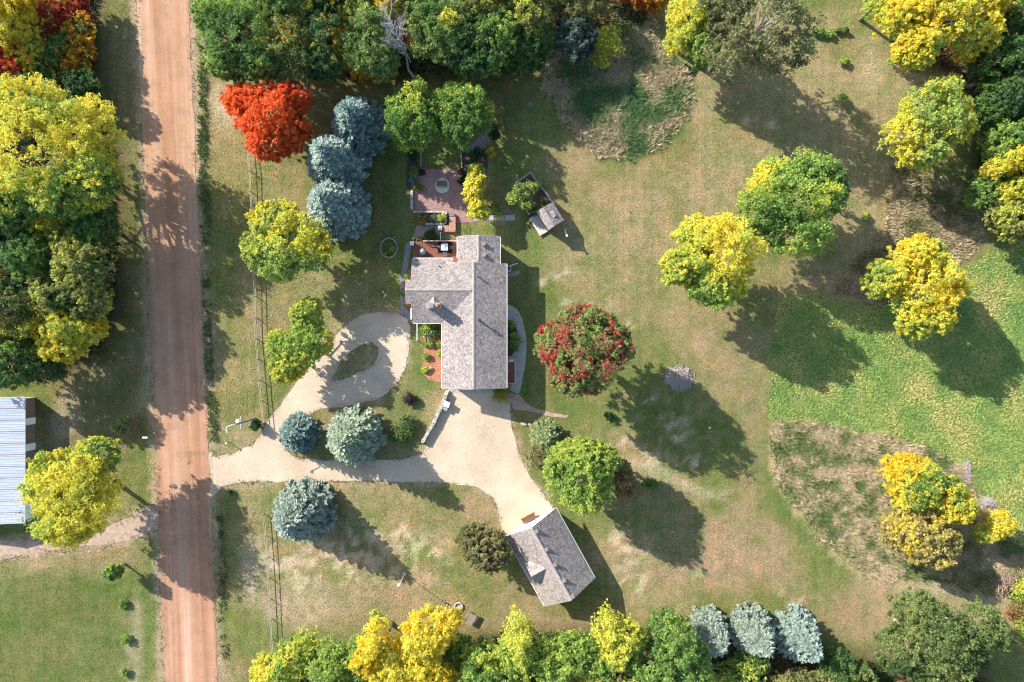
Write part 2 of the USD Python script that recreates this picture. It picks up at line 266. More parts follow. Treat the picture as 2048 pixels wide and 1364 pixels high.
paint(840, 740, 40, 80, GREEN, .7); paint(800, 830, 60, 60, GREEN, .75); paint(680, 840, 40, 30, BROWN, .6); paint(640, 900, 60, 20, OLIVE, .6); paint(840, 870, 40, 40, GREEN, .5)
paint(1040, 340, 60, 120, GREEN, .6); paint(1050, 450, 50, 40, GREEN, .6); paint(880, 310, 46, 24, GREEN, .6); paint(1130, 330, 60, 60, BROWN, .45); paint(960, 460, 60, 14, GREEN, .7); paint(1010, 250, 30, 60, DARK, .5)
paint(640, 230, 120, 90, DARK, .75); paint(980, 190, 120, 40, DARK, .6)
paint(1390, 850, 130, 90, GREEN, .45, 35); paint(1330, 1050, 100, 60, GREEN, .35, 35); paint(620, 600, 90, 60, GREEN, .35); paint(450, 560, 30, 160, GREEN, .4); paint(740, 1100, 90, 40, GREEN, .3, 35)  # greener turf along the tree shadows, shade tone painted into the ground colour
# west of the road
paint(130, 1270, 230, 150, GREEN * .88, .85, soft=.35); paint(230, 1120, 110, 40, BROWN, .45); paint(270, 1300, 20, 110, PALE, .45); paint(120, 1220, 90, 60, OLIVE * .8, .4); paint(60, 1320, 90, 50, OLIVE * .85, .4); paint(300, 1240, 16, 120, GREEN, .7)
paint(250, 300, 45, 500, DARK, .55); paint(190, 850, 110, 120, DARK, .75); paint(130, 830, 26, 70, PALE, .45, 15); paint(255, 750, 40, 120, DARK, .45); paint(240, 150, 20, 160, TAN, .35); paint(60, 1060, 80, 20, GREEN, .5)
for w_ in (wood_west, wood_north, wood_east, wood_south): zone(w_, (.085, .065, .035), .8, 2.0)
zone(road_poly.buffer(.8), (.40, .30, .23), .75, .5); zone(track_poly.buffer(.5), (.40, .29, .22), .8, .5); zone(drive_poly.buffer(.15), (.42, .34, .235), .7, .55, .9)
zone(meadow_poly, LUSH, 1, 1.0, 1.6); zone(tall_poly, (.38, .31, .18), .9, .5); zone(north_poly, (.16, .20, .075), .9, 1.5, 2.0); zone(strip_poly, (.27, .22, .12), .8, .8)
# thin bare spots
spot = np.zeros(len(gp))
for (u, v, r) in [(1085, 565, 8), (1110, 555, 10), (1135, 548, 9), (1160, 608, 12), (1130, 612, 12), (1175, 605, 8), (1150, 480, 6), (1500, 240, 10), (1520, 300, 9), (1545, 250, 8), (700, 1080, 18), (740, 1065, 16), (800, 1065, 20), (830, 1090, 18),
                  (660, 1110, 22), (560, 1120, 20), (600, 1160, 24), (720, 1130, 22), (860, 1120, 18), (1230, 1080, 14), (1255, 1110, 12), (1240, 1160, 12), (1270, 1180, 14), (1290, 1160, 8), (1300, 800, 10), (1330, 860, 12), (1300, 920, 14), (1350, 880, 10), (1395, 930, 12),
                  (1240, 880, 10), (1450, 990, 10), (1180, 640, 10), (1680, 330, 8), (1690, 1110, 9), (1400, 1150, 10), (1560, 1180, 9), (1600, 1200, 10), (560, 1060, 14), (1430, 1060, 10), (1215, 600, 8), (1260, 650, 9)]:
    spot += .95 * np.exp(-(((gu - u) / (r * 1.15)) ** 2 + ((gv - v) / r) ** 2))
mott = np.exp(-(((gu - 700) / 210) ** 2 + ((gv - 1120) / 75) ** 2) ** 2) + .8 * np.exp(-(((gu - 1260) / 60) ** 2 + ((gv - 1120) / 70) ** 2) ** 2) + .6 * np.exp(-(((gu - 1330) / 90) ** 2 + ((gv - 880) / 90) ** 2) ** 2) + .9 * np.exp(-(((gu - 500) / 18) ** 2 + ((gv - 1130) / 90) ** 2) ** 2)
n_sp = meshkit.fbm(g3 * 1.1, 4, 41)
w_sp = np.clip(spot * 1.1, 0, 1) * sstep(n_sp, .42, .62) + .55 * mott * sstep(n_sp, .47, .62)
col = col + (PALE * 1.1 - col) * np.clip(w_sp, 0, .85)[:, None]
col = np.clip(col * (.86 + .28 * n_fin)[:, None], .02, .8)
nx_, ny_ = len(GX), len(GY); ii, jj = np.meshgrid(np.arange(nx_ - 1), np.arange(ny_ - 1)); q0 = (jj * nx_ + ii).ravel()
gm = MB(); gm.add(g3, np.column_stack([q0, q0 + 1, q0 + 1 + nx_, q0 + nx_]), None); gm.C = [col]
GROUND = mat('turf', {'g': ('geometry', {}), 'a': ('attribute', {'attribute': 'tint'}), 'mp': ('mapping', {'scale': (1.1, .05, 1), 'rotation': (0, 0, .04)}),
    'n1': ('noise_texture', {'scale': 4.2, 'detail': 7.0, 'roughness': .8}), 'n2': ('noise_texture', {'scale': .8, 'detail': 8.0, 'roughness': .78}), 'n3': ('noise_texture', {'scale': .22, 'detail': 9.0, 'roughness': .74}), 'n4': ('noise_texture', {'scale': 1.0, 'detail': 3.0, 'roughness': .6}),
    'r1': ('rgb_ramp', {'ramp': [(.34, (.42, .48, .36)), (.5, (1, 1, 1)), (.65, (1.66, 1.55, 1.55))]}),
    'r2': ('rgb_ramp', {'ramp': [(.34, (.70, .86, .60)), (.5, (1, 1, 1)), (.66, (1.28, 1.14, 1.12))]}),
    'r3': ('rgb_ramp', {'ramp': [(.36, (.70, .90, .60)), (.5, (1, 1, 1)), (.64, (1.24, 1.08, 1.06))]}),
    'r4': ('rgb_ramp', {'ramp': [(.34, (.88, .93, .85)), (.66, (1.11, 1.06, 1.07))]}),
    'm1': ('mix', {'mix_type': 'multiply', 'fac': 1.0}), 'm2': ('mix', {'mix_type': 'multiply', 'fac': 1.0}), 'm3': ('mix', {'mix_type': 'multiply', 'fac': 1.0}), 'm4': ('mix', {'mix_type': 'multiply', 'fac': 1.0}),
    'b': ('bump', {'strength': .6, 'distance': .10}), 'p': ('principled_bsdf', {'roughness': 1.0, 'specular_ior_level': .05})},
    [('g.position', 'n1.vector'), ('g.position', 'n2.vector'), ('g.position', 'n3.vector'), ('g.position', 'mp.vector'), ('mp.vector', 'n4.vector'), ('n1.fac', 'r1.fac'), ('n2.fac', 'r2.fac'), ('n3.fac', 'r3.fac'), ('n4.fac', 'r4.fac'), ('a.color', 'm1.color1'), ('r1.color', 'm1.color2'),
     ('m1.color', 'm2.color1'), ('r2.color', 'm2.color2'), ('m2.color', 'm3.color1'), ('r3.color', 'm3.color2'), ('m3.color', 'm4.color1'), ('r4.color', 'm4.color2'), ('m4.color', 'p.base_color'), ('n1.fac', 'b.height'), ('b.normal', 'p.normal')])
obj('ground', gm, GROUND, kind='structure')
mb = MB(); mb.slab(rough(road_poly, .25, .24, 3), .034, .03); obj('road', mb, ROAD, kind='structure')
mb = MB(); mb.slab(rough(drive_poly.difference(road_poly),   .28, .17, 5), .028, .024); obj('driveway', mb, DRIVE, kind='structure')
mb = MB(); mb.slab(rough(track_poly.difference(road_poly), .4, .18, 8), .020, .016); obj('dirt_track', mb, SOIL, kind='structure')

# ------------------------------------------------------------------ foliage
def unit(v): return v / (np.linalg.norm(v, axis=-1, keepdims=True) + 1e-9)
def rdir(rng, n): return unit(rng.normal(size=(n, 3)))
def leaves(mb, rng, pos, nrm, size, colr, aspect=.62):
    """single pointed leaf clumps, one triangle each"""
    n = len(pos); t = unit(np.cross(nrm, rdir(rng, n))); b = np.cross(nrm, t)
    L = (size * rng.uniform(.7, 1.35, n))[:, None]; W = L * aspect * 1.25
    v = np.stack([pos + t * L * 1.15, pos - t * L * .75 + b * W, pos - t * L * .75 - b * W], 1).reshape(-1, 3)
    k = np.arange(n) * 3; mb.add(v, np.column_stack([k, k + 1, k + 2]), np.repeat(np.clip(colr, .003, .9), 3, 0))
def ramp(stops, t):
    x = np.linspace(0, 1, len(stops)); return np.stack([np.interp(t, x, [c[k] for c in stops]) for k in range(3)], -1)
YEL, GOLD, YG, LIME, GRN, DGRN, OLV, TANL, ORG, RED, CRIM, BLUG = [np.array(c) for c in ((.74, .66, .09), (.78, .56, .04), (.54, .58, .10), (.33, .46, .10), (.155, .275, .07), (.065, .135, .05), (.25, .27, .095), (.48, .39, .15), (.68, .27, .03), (.86, .17, .04), (.36, .05, .035), (.10, .16, .13))]
PAL = {'pale_lime': [LIME, (.36, .46, .13), (.44, .52, .14), YG, YEL], 'yellow': [LIME, YG, YEL, YEL, GOLD], 'gold': [YEL, YEL, GOLD, GOLD], 'yellowgreen': [GRN, YG, YG, YEL], 'yg_tree': [GRN, LIME, YG, YEL, YEL], 'lime': [GRN, LIME, LIME, YG], 'green': [DGRN, GRN, GRN, LIME, LIME],
       'dark': [DGRN, (.09, .17, .055), GRN, GRN], 'olive': [GRN, OLV, (.34, .34, .11), YG], 'willow': [GRN, (.24, .32, .10), (.36, .42, .13), YG], 'red': [RED, RED, (.88, .22, .06), (.74, .11, .035)], 'autumn': [GRN, CRIM, ORG, GOLD], 'redgreen': [(.44, .07, .05), (.44, .15, .10), (.36, .22, .12), (.25, .30, .10), (.26, .38, .10)],
       'tan': [OLV, TANL, TANL, YEL], 'orange': [YG, YEL, ORG, GOLD], 'pine': [(.10, .14, .06), (.21, .225, .10), (.29, .265, .14), (.26, .29, .12)], 'brownpine': [(.13, .16, .06), (.25, .25, .10), (.32, .27, .14), (.26, .29, .11)],
       'linden': [GRN, GRN, (.18, .32, .055), LIME, YG], 'juniper': [(.08, .13, .045), (.15, .22, .07), (.20, .27, .085), (.25, .30, .10)], 'bluejun': [(.07, .11, .09), (.12, .17, .135), (.17, .23, .17)]}
def foliage(rng, centres, radii, pal, leaf, per_sub, subs=9, tscale=.28, up=.35, jitter=.35, tbias=0.0, trange=1.0, seed=0, shell=(.3, 1.55), spread=1.0):
    """leaf clumps on the shells of many small boughs; returns a mesh with a colour per leaf"""
    mb = MB(); nb = len(centres)
    t = (meshkit.fbm(np.asarray(centres) * tscale + seed * 3.3, 3, seed) - .5) * 2.4 * trange + .5 + tbias + rng.normal(0, .10, nb)
    d = rdir(rng, nb * subs); d[:, 2] = np.where(d[:, 2] < -.25, -d[:, 2], d[:, 2]); d = unit(d + [0, 0, up])
    bi = np.repeat(np.arange(nb), subs); sc = centres[bi] + d * radii[bi, None] * rng.uniform(.55, 1.0, nb * subs)[:, None]; sr = radii[bi] * rng.uniform(.45, .75, nb * subs)
    ts = t[bi] + rng.normal(0, .16, len(bi))
    m = len(bi); e = rdir(rng, m * per_sub); e = np.where((e * np.repeat(d, per_sub, 0)).sum(1, keepdims=True) < -.3, -e, e); si = np.repeat(np.arange(m), per_sub)
    pos = sc[si] + e * (sr[si] * rng.uniform(*shell, m * per_sub))[:, None]
    nrm = unit(e * .55 + d[si] * .45 + np.array([0, 0, .45]) + rdir(rng, len(si)) * spread)
    c = ramp(pal, np.clip(ts[si] + rng.normal(0, .07, len(si)), 0, 1)) * rng.lognormal(0, jitter * .5, len(si))[:, None]
    leaves(mb, rng, pos, nrm, leaf * np.ones(len(si)), c)
    return mb
def limbs(base, h, tips, rng, r0):
    mb = MB()
    for t in tips:
        t = base + (t - base) * [.88, .88, .93]
        a = base + np.array([0, 0, h * rng.uniform(.25, .6)]); mid = (a + t) / 2 + rng.normal(0, .3, 3) + [0, 0, -.3]
        mb.tube([a, mid, t], [r0 * .5, r0 * .3, r0 * .10], 5)
    return mb
TREES = []
def tree(name, label, lobes, h, pal, group=None, hb=.15, leaf=.13, dens=1.0, sparse=0.0, bark=BARK, bl=.10, cat='tree', limb_n=9, tscale=.24, trange=1.0, tbias=0.0, subs=5, per=8, jitter=.45, zf=.58, base=None, spread=1.0):
    seed = len(TREES) + 11; rng = np.random.default_rng(seed * 101); TREES.append(name)
    zc = h * zf; k = S * (1 - zc / H)
    L = [((u - 1024) * k, (682 - v) * k, ru * k, rv * k) for (u, v, ru, rv) in lobes]
    rmax = max(max(l[2:]) for l in L); C, R, N = [], [], []
    area = sum(l[2] * l[3] for l in L); bx = sum(l[0] * l[2] * l[3] for l in L) / area; by = sum(l[1] * l[2] * l[3] for l in L) / area
    for i, (cx, cy, ra, rb) in enumerate(L):
        r = math.sqrt(ra * rb); top = h * (1 if i == 0 else .97 - .20 * (1 - min(1, r / rmax)) - .05 * rng.random()); lo = h * hb + (0 if i == 0 else h * .12)
        rz = (top - lo) / 2; cz = (top + lo) / 2; br = np.clip(bl * r * (2.0 if r < 2.2 else 1), .24, .60)
        n = int(dens * 3.1 * r * (r + rz) / (br * 1.4) ** 2 * (.98 if group is None else .80)) + 10
        d = rdir(rng, n * 2); d = d[d[:, 2] > -.38][:n]; d[:, 2] = np.where((d[:, 2] < 0) & (rng.random(len(d)) < .45), -d[:, 2], d[:, 2])
        ang = np.arctan2(d[:, 1], d[:, 0]); q = np.column_stack([np.cos(ang) * 1.3, np.sin(ang) * 1.3, d[:, 2]]) + seed
        lump = .54 + .90 * meshkit.fbm(q * 1.9, 3, seed + i)
        rad = np.minimum(lump * rng.uniform(.70, 1.04, len(d)), 1.12); c = np.column_stack([cx + d[:, 0] * (ra - br * .7) * rad, cy + d[:, 1] * (rb - br * .7) * rad, cz + d[:, 2] * (rz - br * .7) * rad])
        keep = rng.random(len(c)) > sparse; C.append(c[keep]); R.append(np.full(keep.sum(), br) * rng.uniform(.5, 1.45, keep.sum()))
    C, R = np.vstack(C), np.concatenate(R); C[:, 2] = np.maximum(C[:, 2], R * .8)
    b = np.array([bx, by, 0.0]) if base is None else P(*base)
    g = thing(name, label, cat, b, group)
    r0 = .05 + .022 * h; tr = MB(); tr.tube([b + [0, 0, -.1], b + [0, 0, .4], b + [.05 * h * rng.normal(), 0, h * .35] if False else b + [0, 0, h * .35], b + [0, 0, h * .72]], [r0 * 1.5, r0, r0 * .75, r0 * .2], 8); obj('trunk', tr, bark, g)
    if limb_n:
        w = rng.choice(len(C), min(limb_n, len(C)), replace=False); obj('limbs', limbs(b, h, C[w], rng, r0), bark, g)
    obj('crown', foliage(rng, C, R, PAL[pal] if isinstance(pal, str) else pal, leaf, per, subs, tscale, seed=seed, trange=trange, tbias=tbias, jitter=jitter, spread=spread), LEAF, g)
    return g
FENCE = plain('fence_wood', (.40, .35, .29), .85, .2, 4, .2, .1)
TRIM = plain('trim_grey', (.62, .60, .58), .6, .06, 2, .03)
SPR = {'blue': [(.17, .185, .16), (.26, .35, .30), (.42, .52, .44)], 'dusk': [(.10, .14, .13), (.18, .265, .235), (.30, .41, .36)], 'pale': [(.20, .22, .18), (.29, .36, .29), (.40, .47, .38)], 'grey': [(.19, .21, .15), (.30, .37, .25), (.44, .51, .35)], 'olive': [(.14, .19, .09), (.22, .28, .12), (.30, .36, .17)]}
def spruce(name, label, u, v, rp, h, pal, group=None, seed=0, zf=.27, rpv=None, cone=.72):
    rng = np.random.default_rng(900 + seed); k = S * (1 - zf * h / H); b = np.array([(u - 1024) * k, (682 - v) * k, 0.0]); R = rp * k; ax = 1.0 if rpv is None else rpv / rp
    g = thing(name, label, 'tree', b, group); tr = MB(); tr.tube([b - [0, 0, .1], b + [0, 0, .3], b + [0, 0, h * .97]], [.05 + .022 * h, .03 + .02 * h, .02], 8); obj('trunk', tr, BARK, g)
    pos, dirs, sz, tt = [], [], [], []; z = .05 * h
    while z < h * .99:
        t = z / h; r = R * (min(1, (1 - t) ** cone * 1.08)) * (1 if t > .10 else .86 + 1.4 * t); nbr = max(5, int(4 + 2.5 * r ** 1.0 * 1.9))
        for a in rng.uniform(0, 2 * np.pi) + np.arange(nbr) * 2 * np.pi / nbr + rng.normal(0, .14, nbr):
            ln = r * rng.uniform(.80, 1.06); out = np.array([math.cos(a), math.sin(a) * ax, 0]); side = np.array([-math.sin(a), math.cos(a), 0]); zz = z + rng.normal(0, .1)
            m = max(2, int(ln / .27)); s = np.linspace(.25 if ln > 1.5 else .1, 1, m)
            dz = -.28 * ln * s + .20 * ln * s ** 3 + .05 * ln
            cen = b + out * (ln * s)[:, None] + np.column_stack([np.zeros(m), np.zeros(m), zz + dz])
            tip = unit(out + [0, 0, .18 - .3 * (1 - t)])
            tb = rng.normal(0, .18)
            for sg, w in ((0, 1.0), (1, .8), (-1, .8)):
                dd = unit(tip + sg * side * .95 + [0, 0, .12]); L = (.24 + .16 * rng.random(m)) * (1.0 if sg == 0 else np.clip((1.15 - s) * ln * .75 + .55, .5, 1.35))
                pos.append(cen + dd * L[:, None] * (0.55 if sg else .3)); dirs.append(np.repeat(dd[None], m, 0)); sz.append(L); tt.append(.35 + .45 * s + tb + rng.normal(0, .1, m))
        z += .34 + .16 * (1 - t)
    pos, dirs, sz, tt = np.vstack(pos), np.vstack(dirs), np.concatenate(sz), np.concatenate(tt); n = len(pos)
    mb = MB()
    for rep in range(2):
        nrm = unit(np.cross(np.cross(dirs, [0, 0, 1.0]), dirs) * (1 if rep == 0 else .4) + rdir(rng, n) * .55); bt = unit(np.cross(nrm, dirs)); L = sz[:, None] * rng.uniform(.85, 1.2, n)[:, None]; W = np.clip(L * .42, .07, .17); p = pos + rng.normal(0, .05, (n, 3))
        vv = np.stack([p - dirs * L * .6, p + bt * W, p + dirs * L * .8, p - bt * W], 1).reshape(-1, 3); q = np.arange(n) * 4
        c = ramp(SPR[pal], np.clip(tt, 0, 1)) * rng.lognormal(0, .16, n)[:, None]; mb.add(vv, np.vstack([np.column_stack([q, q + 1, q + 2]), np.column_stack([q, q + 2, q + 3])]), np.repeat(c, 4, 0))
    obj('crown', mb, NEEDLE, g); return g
def bush(name, label, u, v, r, h, pal, group=None, cat='shrub', leaf=.12, n=14, per=9, parts=True, z0=0.0, rv=None, subs=7, blob=.42, flowers=None, seed=None):
    seed = len(TREES) + 500 if seed is None else seed; TREES.append(name); rng = np.random.default_rng(seed * 13 + 1)
    k = S * (1 - (z0 + h * .5) / H); b = np.array([(u - 1024) * k, (682 - v) * k, z0]); R = r * k; Ry = (rv or r) * k
    d = rdir(rng, n); d[:, 2] = abs(d[:, 2]); q = rng.uniform(.35, .8, n)[:, None]; br = min(R, Ry) * blob
    C = b + d * q * [R, Ry, h * .62] + [0, 0, h * .3]; C[:, 2] = np.clip(C[:, 2], z0 + br * .5, z0 + h - br * .3)
    f = foliage(rng, C, np.full(n, br) * rng.uniform(.75, 1.2, n), PAL[pal] if isinstance(pal, str) else pal, leaf, per, subs, .9, seed=seed)
    g = thing(name, label, cat, b, group); st = MB()
    for c in C[:5]: st.tube([b + [0, 0, -.05], (b + c) / 2, c], [.035, .025, .012], 5)
    obj('stems', st, BARK, g); obj('foliage', f, LEAF, g)
    if flowers is not None:
        fm = MB(); m = flowers[1]; dd = rdir(rng, m); dd[:, 2] = abs(dd[:, 2]); pp = C[rng.integers(0, n, m)] + dd * br * 1.1 + [0, 0, .05]
        leaves(fm, rng, pp, unit(dd * .4 + [0, 0, 1.0] + rdir(rng, m) * .2), np.full(m, flowers[2]), np.array(flowers[0]) * rng.uniform(.8, 1.15, m)[:, None], .9); obj('flowers', fm, LEAF, g)
    return g
# ------------------------------------------------------------------ garden paving and beds (setting)
def flat(name, pts, m, z, step=.3, amp=.04, r=.15, seed=1, parent=None, h=None):
    p = Polygon(PX(pts)); p = p.buffer(r).buffer(-2 * r).buffer(r) if r else p
    mb = MB(); mb.slab(rough(p, step, amp, seed) if amp else p, z, (z - .004) if h is None else h)
    return obj(name, mb, m, parent, kind=None if parent else 'structure')
flat('patio', [(823, 338), (921, 338), (926, 352), (930, 400), (950, 415), (968, 428), (968, 441), (948, 445), (910, 446), (905, 436), (893, 424), (828, 424), (823, 420)], BRICKPAVE, .05, .5, .012, 0)
flat('side_path', [(811, 486), (824, 484), (818, 520), (813, 545), (807, 570), (806, 612), (822, 625), (822, 652), (812, 640), (800, 628), (800, 560), (806, 525)], FLAGSTONE, .024, .3, .06, .2, 2)
flat('lower_path', [(834, 450), (886, 450), (886, 466), (872, 472), (850, 474), (836, 476), (828, 486), (824, 480)], plain('pink_concrete', (.36, .27, .24), .9, .2, 2, .2, .1), .03, .3, .04, .1, 3)
flat('concrete_walk', [(1010, 610), (1022, 610), (1036, 620), (1046, 642), (1052, 672), (1053, 700), (1050, 735), (1042, 772), (1039, 790), (1024, 782), (1012, 778)], CONCRETE, .032, .4, .02, .3, 4)
flat('garage_apron', [(897, 774), (1012, 774), (1012, 786), (898, 786)], CONCRETE, .045, .5, .01, 0, 5)
flat('foot_path', [(1012, 786), (1040, 790), (1050, 806), (1075, 818), (1105, 827), (1135, 829), (1150, 826), (1149, 830), (1130, 836), (1095, 833), (1060, 822), (1030, 822), (1018, 805)], SOIL, .016, .25, .14, .2, 6)
flat('east_pad', [(1008, 546), (1040, 541), (1041, 546), (1034, 552), (1008, 556)], plain('pad_concrete', (.30, .25, .23), .9, .2, 2, .2, .1), .02, .3, .05, .15, 7)
flat('mulch_bed', [(846, 646), (888, 646), (888, 764), (872, 764), (856, 758), (846, 745), (844, 732), (850, 718), (848, 700), (852, 690), (846, 675)], MULCH, .05, .25, .07, .2, 8)
flat('mulch_bed', [(826, 538), (818, 541), (812, 550), (808, 575), (806, 600), (812, 612), (826, 614)], MULCH, .045, .25, .06, .2, 9)
flat('shrub_bed', [(1010, 640), (1026, 640), (1036, 665), (1034, 690), (1024, 712), (1010, 716)], DARKMULCH, .06, .25, .06, .2, 10)
flat('garden_bed', [(818, 300), (833, 300), (836, 336), (823, 340), (823, 384), (814, 380), (814, 330)], DARKMULCH, .04, .25, .07, .2, 11)
flat('garden_bed', [(922, 306), (936, 300), (972, 296), (976, 330), (968, 350), (960, 400), (1000, 425), (968, 428), (950, 414), (931, 398), (927, 350), (921, 338)], DARKMULCH, .04, .25, .08, .2, 12)
flat('flagstone_path', [(930, 297), (946, 286), (962, 270), (974, 262), (980, 270), (978, 288), (966, 300), (950, 304)], FLAGSTONE, .05, .25, .08, .15, 13)
flat('vegetable_bed', [(1060, 348), (1104, 404), (1072, 424), (1066, 436), (1056, 432), (1028, 372)], DARKMULCH, .03, .3, .05, .1, 14)
flat('brick_pad', [(1003, 414), (1030, 430), (1010, 431), (985, 429), (990, 418)], plain('old_brick', (.27, .17, .15), .9, .25, 3, .2, .1), .03, .3, .04, .1, 15)

# ------------------------------------------------------------------ house
ze, sl = 3.8, .37
def roofprism(x0, x1, y0, y1, axis, zlo=None):
    """gable roof solid; axis 'y' = ridge runs north-south"""
    if axis == 'y': w, a0, a1, lo, hi = (x1 - x0) / 2, x0, x1, y0, y1
    else: w, a0, a1, lo, hi = (y1 - y0) / 2, y0, y1, x0, x1
    prof = [(a0, ze - .18), (a1, ze - .18), (a1, ze), ((a0 + a1) / 2, ze + sl * w), (a0, ze)]
    pts = [(a, t, z) if axis == 'y' else (t, a, z) for a, z in prof for t in (lo, hi)]
    return manifold3d.Manifold.hull_points(np.array(pts, float))
main_r = roofprism(-9.41, -.74, -6.35, 10.42, 'y'); wing_r = roofprism(-13.37, -5.07, 2.42, 11.09, 'x')
wing_r = wing_r - manifold3d.Manifold.cube((2.9, .6, 4)).translate((-7.9, 10.62, 3))
nblk = roofprism(-7.32, -1.61, 5.0, 14.04, 'y')
bay = manifold3d.Manifold.hull_points(np.array([(x, y, z) for x in (-14.15, -13.0) for y, z in ((4.95, 4.55), (8.15, 4.68), (8.15, 4.888), (6.755, 5.404), (4.95, 4.736))]))
roof = main_r + wing_r + nblk + bay; rm = roof.to_mesh(); rv, rf = rm.vert_properties[:, :3], rm.tri_verts
nrm_ = unit(np.cross(rv[rf[:, 1]] - rv[rf[:, 0]], rv[rf[:, 2]] - rv[rf[:, 0]]))
up_ = nrm_[:, 2] > .5; ew = up_ & (abs(nrm_[:, 0]) > abs(nrm_[:, 1])); ns = up_ & ~ew
house = thing('farmhouse', 'large L-shaped house with pale grey shingled gable roofs and a chimney', 'house', (-7, 3, 0))
hx = [-12.9, -12.9]; wallpoly = unary_union([shapely.box(-8.95, -5.9, -1.2, 10.0), shapely.box(-12.9, 2.9, -5, 10.6), shapely.box(-6.85, 9.5, -2.05, 13.6), shapely.box(-13.85, 5.2, -12.5, 7.9)])
mb = MB(); mb.prism(wallpoly, .0, ze - .19); obj('wall', mb, SIDING, house)
def sub(mask): return MB().add(rv, rf[mask])
def pieces(mask):
    t = trimesh.Trimesh(rv, rf[mask], process=True); return [MB().add(p.vertices, p.faces) for p in t.split(only_watertight=False)]
for mask, mt in ((ew & (nrm_[:, 0] > 0), SH_Y), (ew & (nrm_[:, 0] < 0), SH_Y), (ns & (nrm_[:, 1] > 0), SH_X), (ns & (nrm_[:, 1] < 0), SH_X)):
    for pc in pieces(mask): obj('roof_slope', pc, mt, house)
[obj('gable_end', pc, SIDING, house) for pc in pieces(~up_)]
def zmain(x): return ze + sl * (min(x + 9.41, -.74 - x))
cap = lambda a, b: None
def ridge_cap(a, b, name='ridge_cap', par=None, m=CAP):
    a, b = np.array(a, float), np.array(b, float); L = np.linalg.norm(b - a); d = (b - a) / L; n = int(L / .30); mb = MB(); ang = math.atan2(d[1], d[0])
    sd = np.array([-d[1], d[0], 0]); rng = np.random.default_rng(5)
    for i in range(n):
        p = a + d * (i * .30); q = p + d * .315; up = np.array([0, 0, .035 + .02 * 0 + rng.uniform(0, .012)]); dn = np.array([0, 0, -.055])
        v = [p + up * .4, q + up, p + sd * .17 + dn, q + sd * .17 + dn + up * .5, p - sd * .17 + dn, q - sd * .17 + dn + up * .5]
        mb.add(v, [[0, 2, 3, 1], [0, 1, 5, 4]])
    return obj(name, mb, m, par or house)
ridge_cap((-5.075, 10.42, 5.41), (-5.075, -6.35, 5.41)); ridge_cap((-14.1, 6.755, 5.41), (-5.3, 6.755, 5.41)); ridge_cap((-4.465, 14.04, 4.863), (-4.465, 10.45, 4.863))
def gutter(a, b):
    mb = MB(); mb.beam(a, b, .11, .10); obj('gutter', mb, TRIM, house)
for a, b in [((-.68, -6.3, 3.73), (-.68, 10.4, 3.73)), ((-9.47, -6.3, 3.73), (-9.47, 2.35, 3.73)), ((-1.55, 10.45, 3.73), (-1.55, 14.0, 3.73)), ((-13.3, 11.15, 3.73), (-7.95, 11.15, 3.73)), ((-13.3, 2.36, 3.73), (-9.5, 2.36, 3.73)), ((-7.38, 11.15, 3.73), (-7.38, 14.0, 3.73))]: gutter(a, b)
for a, b in [((-13.43, 2.42, 3.78), (-13.43, 4.9, 4.68)), ((-9.41, -6.4, 3.75), (-5.075, -6.4, 5.36)), ((-5.075, -6.4, 5.36), (-.74, -6.4, 3.75)), ((-13.43, 8.2, 4.83), (-13.43, 11.09, 3.78)), ((-7.32, 14.09, 3.75), (-4.465, 14.09, 4.80)), ((-4.465, 14.09, 4.80), (-1.61, 14.09, 3.75))]:
    mb = MB(); mb.beam(a - np.array([0, 0, .06]), np.array(b) - [0, 0, .06], .03, .14); obj('rake_board', mb, TRIM, house)
mb = MB(); mb.box((0, 0, 0), (.15, 1.55, .13)); v_ = mb.V[0] + [-13.52, 3.65, 4.0]; mb.V = [v_]; obj('gutter', mb, WHITE, house)
# chimney with flues and a little cricket
STONE = plain('chimney_stone', (.44, .34, .29), .9, .3, 5, .4, .1)
mb = MB(); mb.box((-10.3, 4.62, 5.2), (1.75, .66, 2.7)); ch = obj('chimney', mb, STONE, house)
mb = MB(); mb.box((-10.3, 4.62, 6.58), (1.85, .74, .08)); obj('chimney_crown', mb, plain('chimney_crown', (.36, .30, .27), .9, .2), ch)
mb = MB(); mb.box((-9.75, 4.62, 6.82), (.42, .42, .34)); mb.box((-9.75, 4.62, 7.02), (.3, .3, .10)); obj('flue', mb, plain('clay_flue', (.45, .20, .12), .9, .2), ch)
mb = MB(); mb.box((-10.5, 4.62, 6.80), (.5, .46, .28)); mb.box((-10.5, 4.62, 7.0), (.62, .58, .07)); obj('flue', mb, plain('dull_flue_metal', (.22, .25, .29), .7, .1), ch)
mb = MB(); pts_ = np.array([(-11.2, 5.0, 4.72), (-9.4, 5.0, 4.72), (-10.3, 5.0, 5.35), (-10.3, 6.1, 5.15), (-11.2, 5.0, 4.5), (-9.4, 5.0, 4.5)]); h_ = trimesh.convex.convex_hull(pts_); mb.mesh(h_); obj('cricket', mb, SH_Y, house)
for (u, v) in [(967, 488), (968, 510)]:
    p = P(u, v, 4.6); z = ze + sl * (-1.61 - p[0]); mb = MB(); mb.box((p[0], p[1], z + .12), (.42, .42, .24)); mb.box((p[0], p[1], z + .26), (.5, .5, .05)); obj('roof_vent', mb, plain('vent_brown', (.30, .22, .20), .6, .1), house)
for (u, v, r, h) in [(956, 553, .09, .5), (877, 531, .08, .4)]:
    p = P(u, v, 5.0); z = zmain(p[0]) if p[0] > -9 else ze + sl * (11.09 - p[1]); mb = MB(); mb.tube([(p[0], p[1], z - .1), (p[0], p[1], z + h)], r, 8); obj('vent_pipe', mb, DARKMETAL, house)
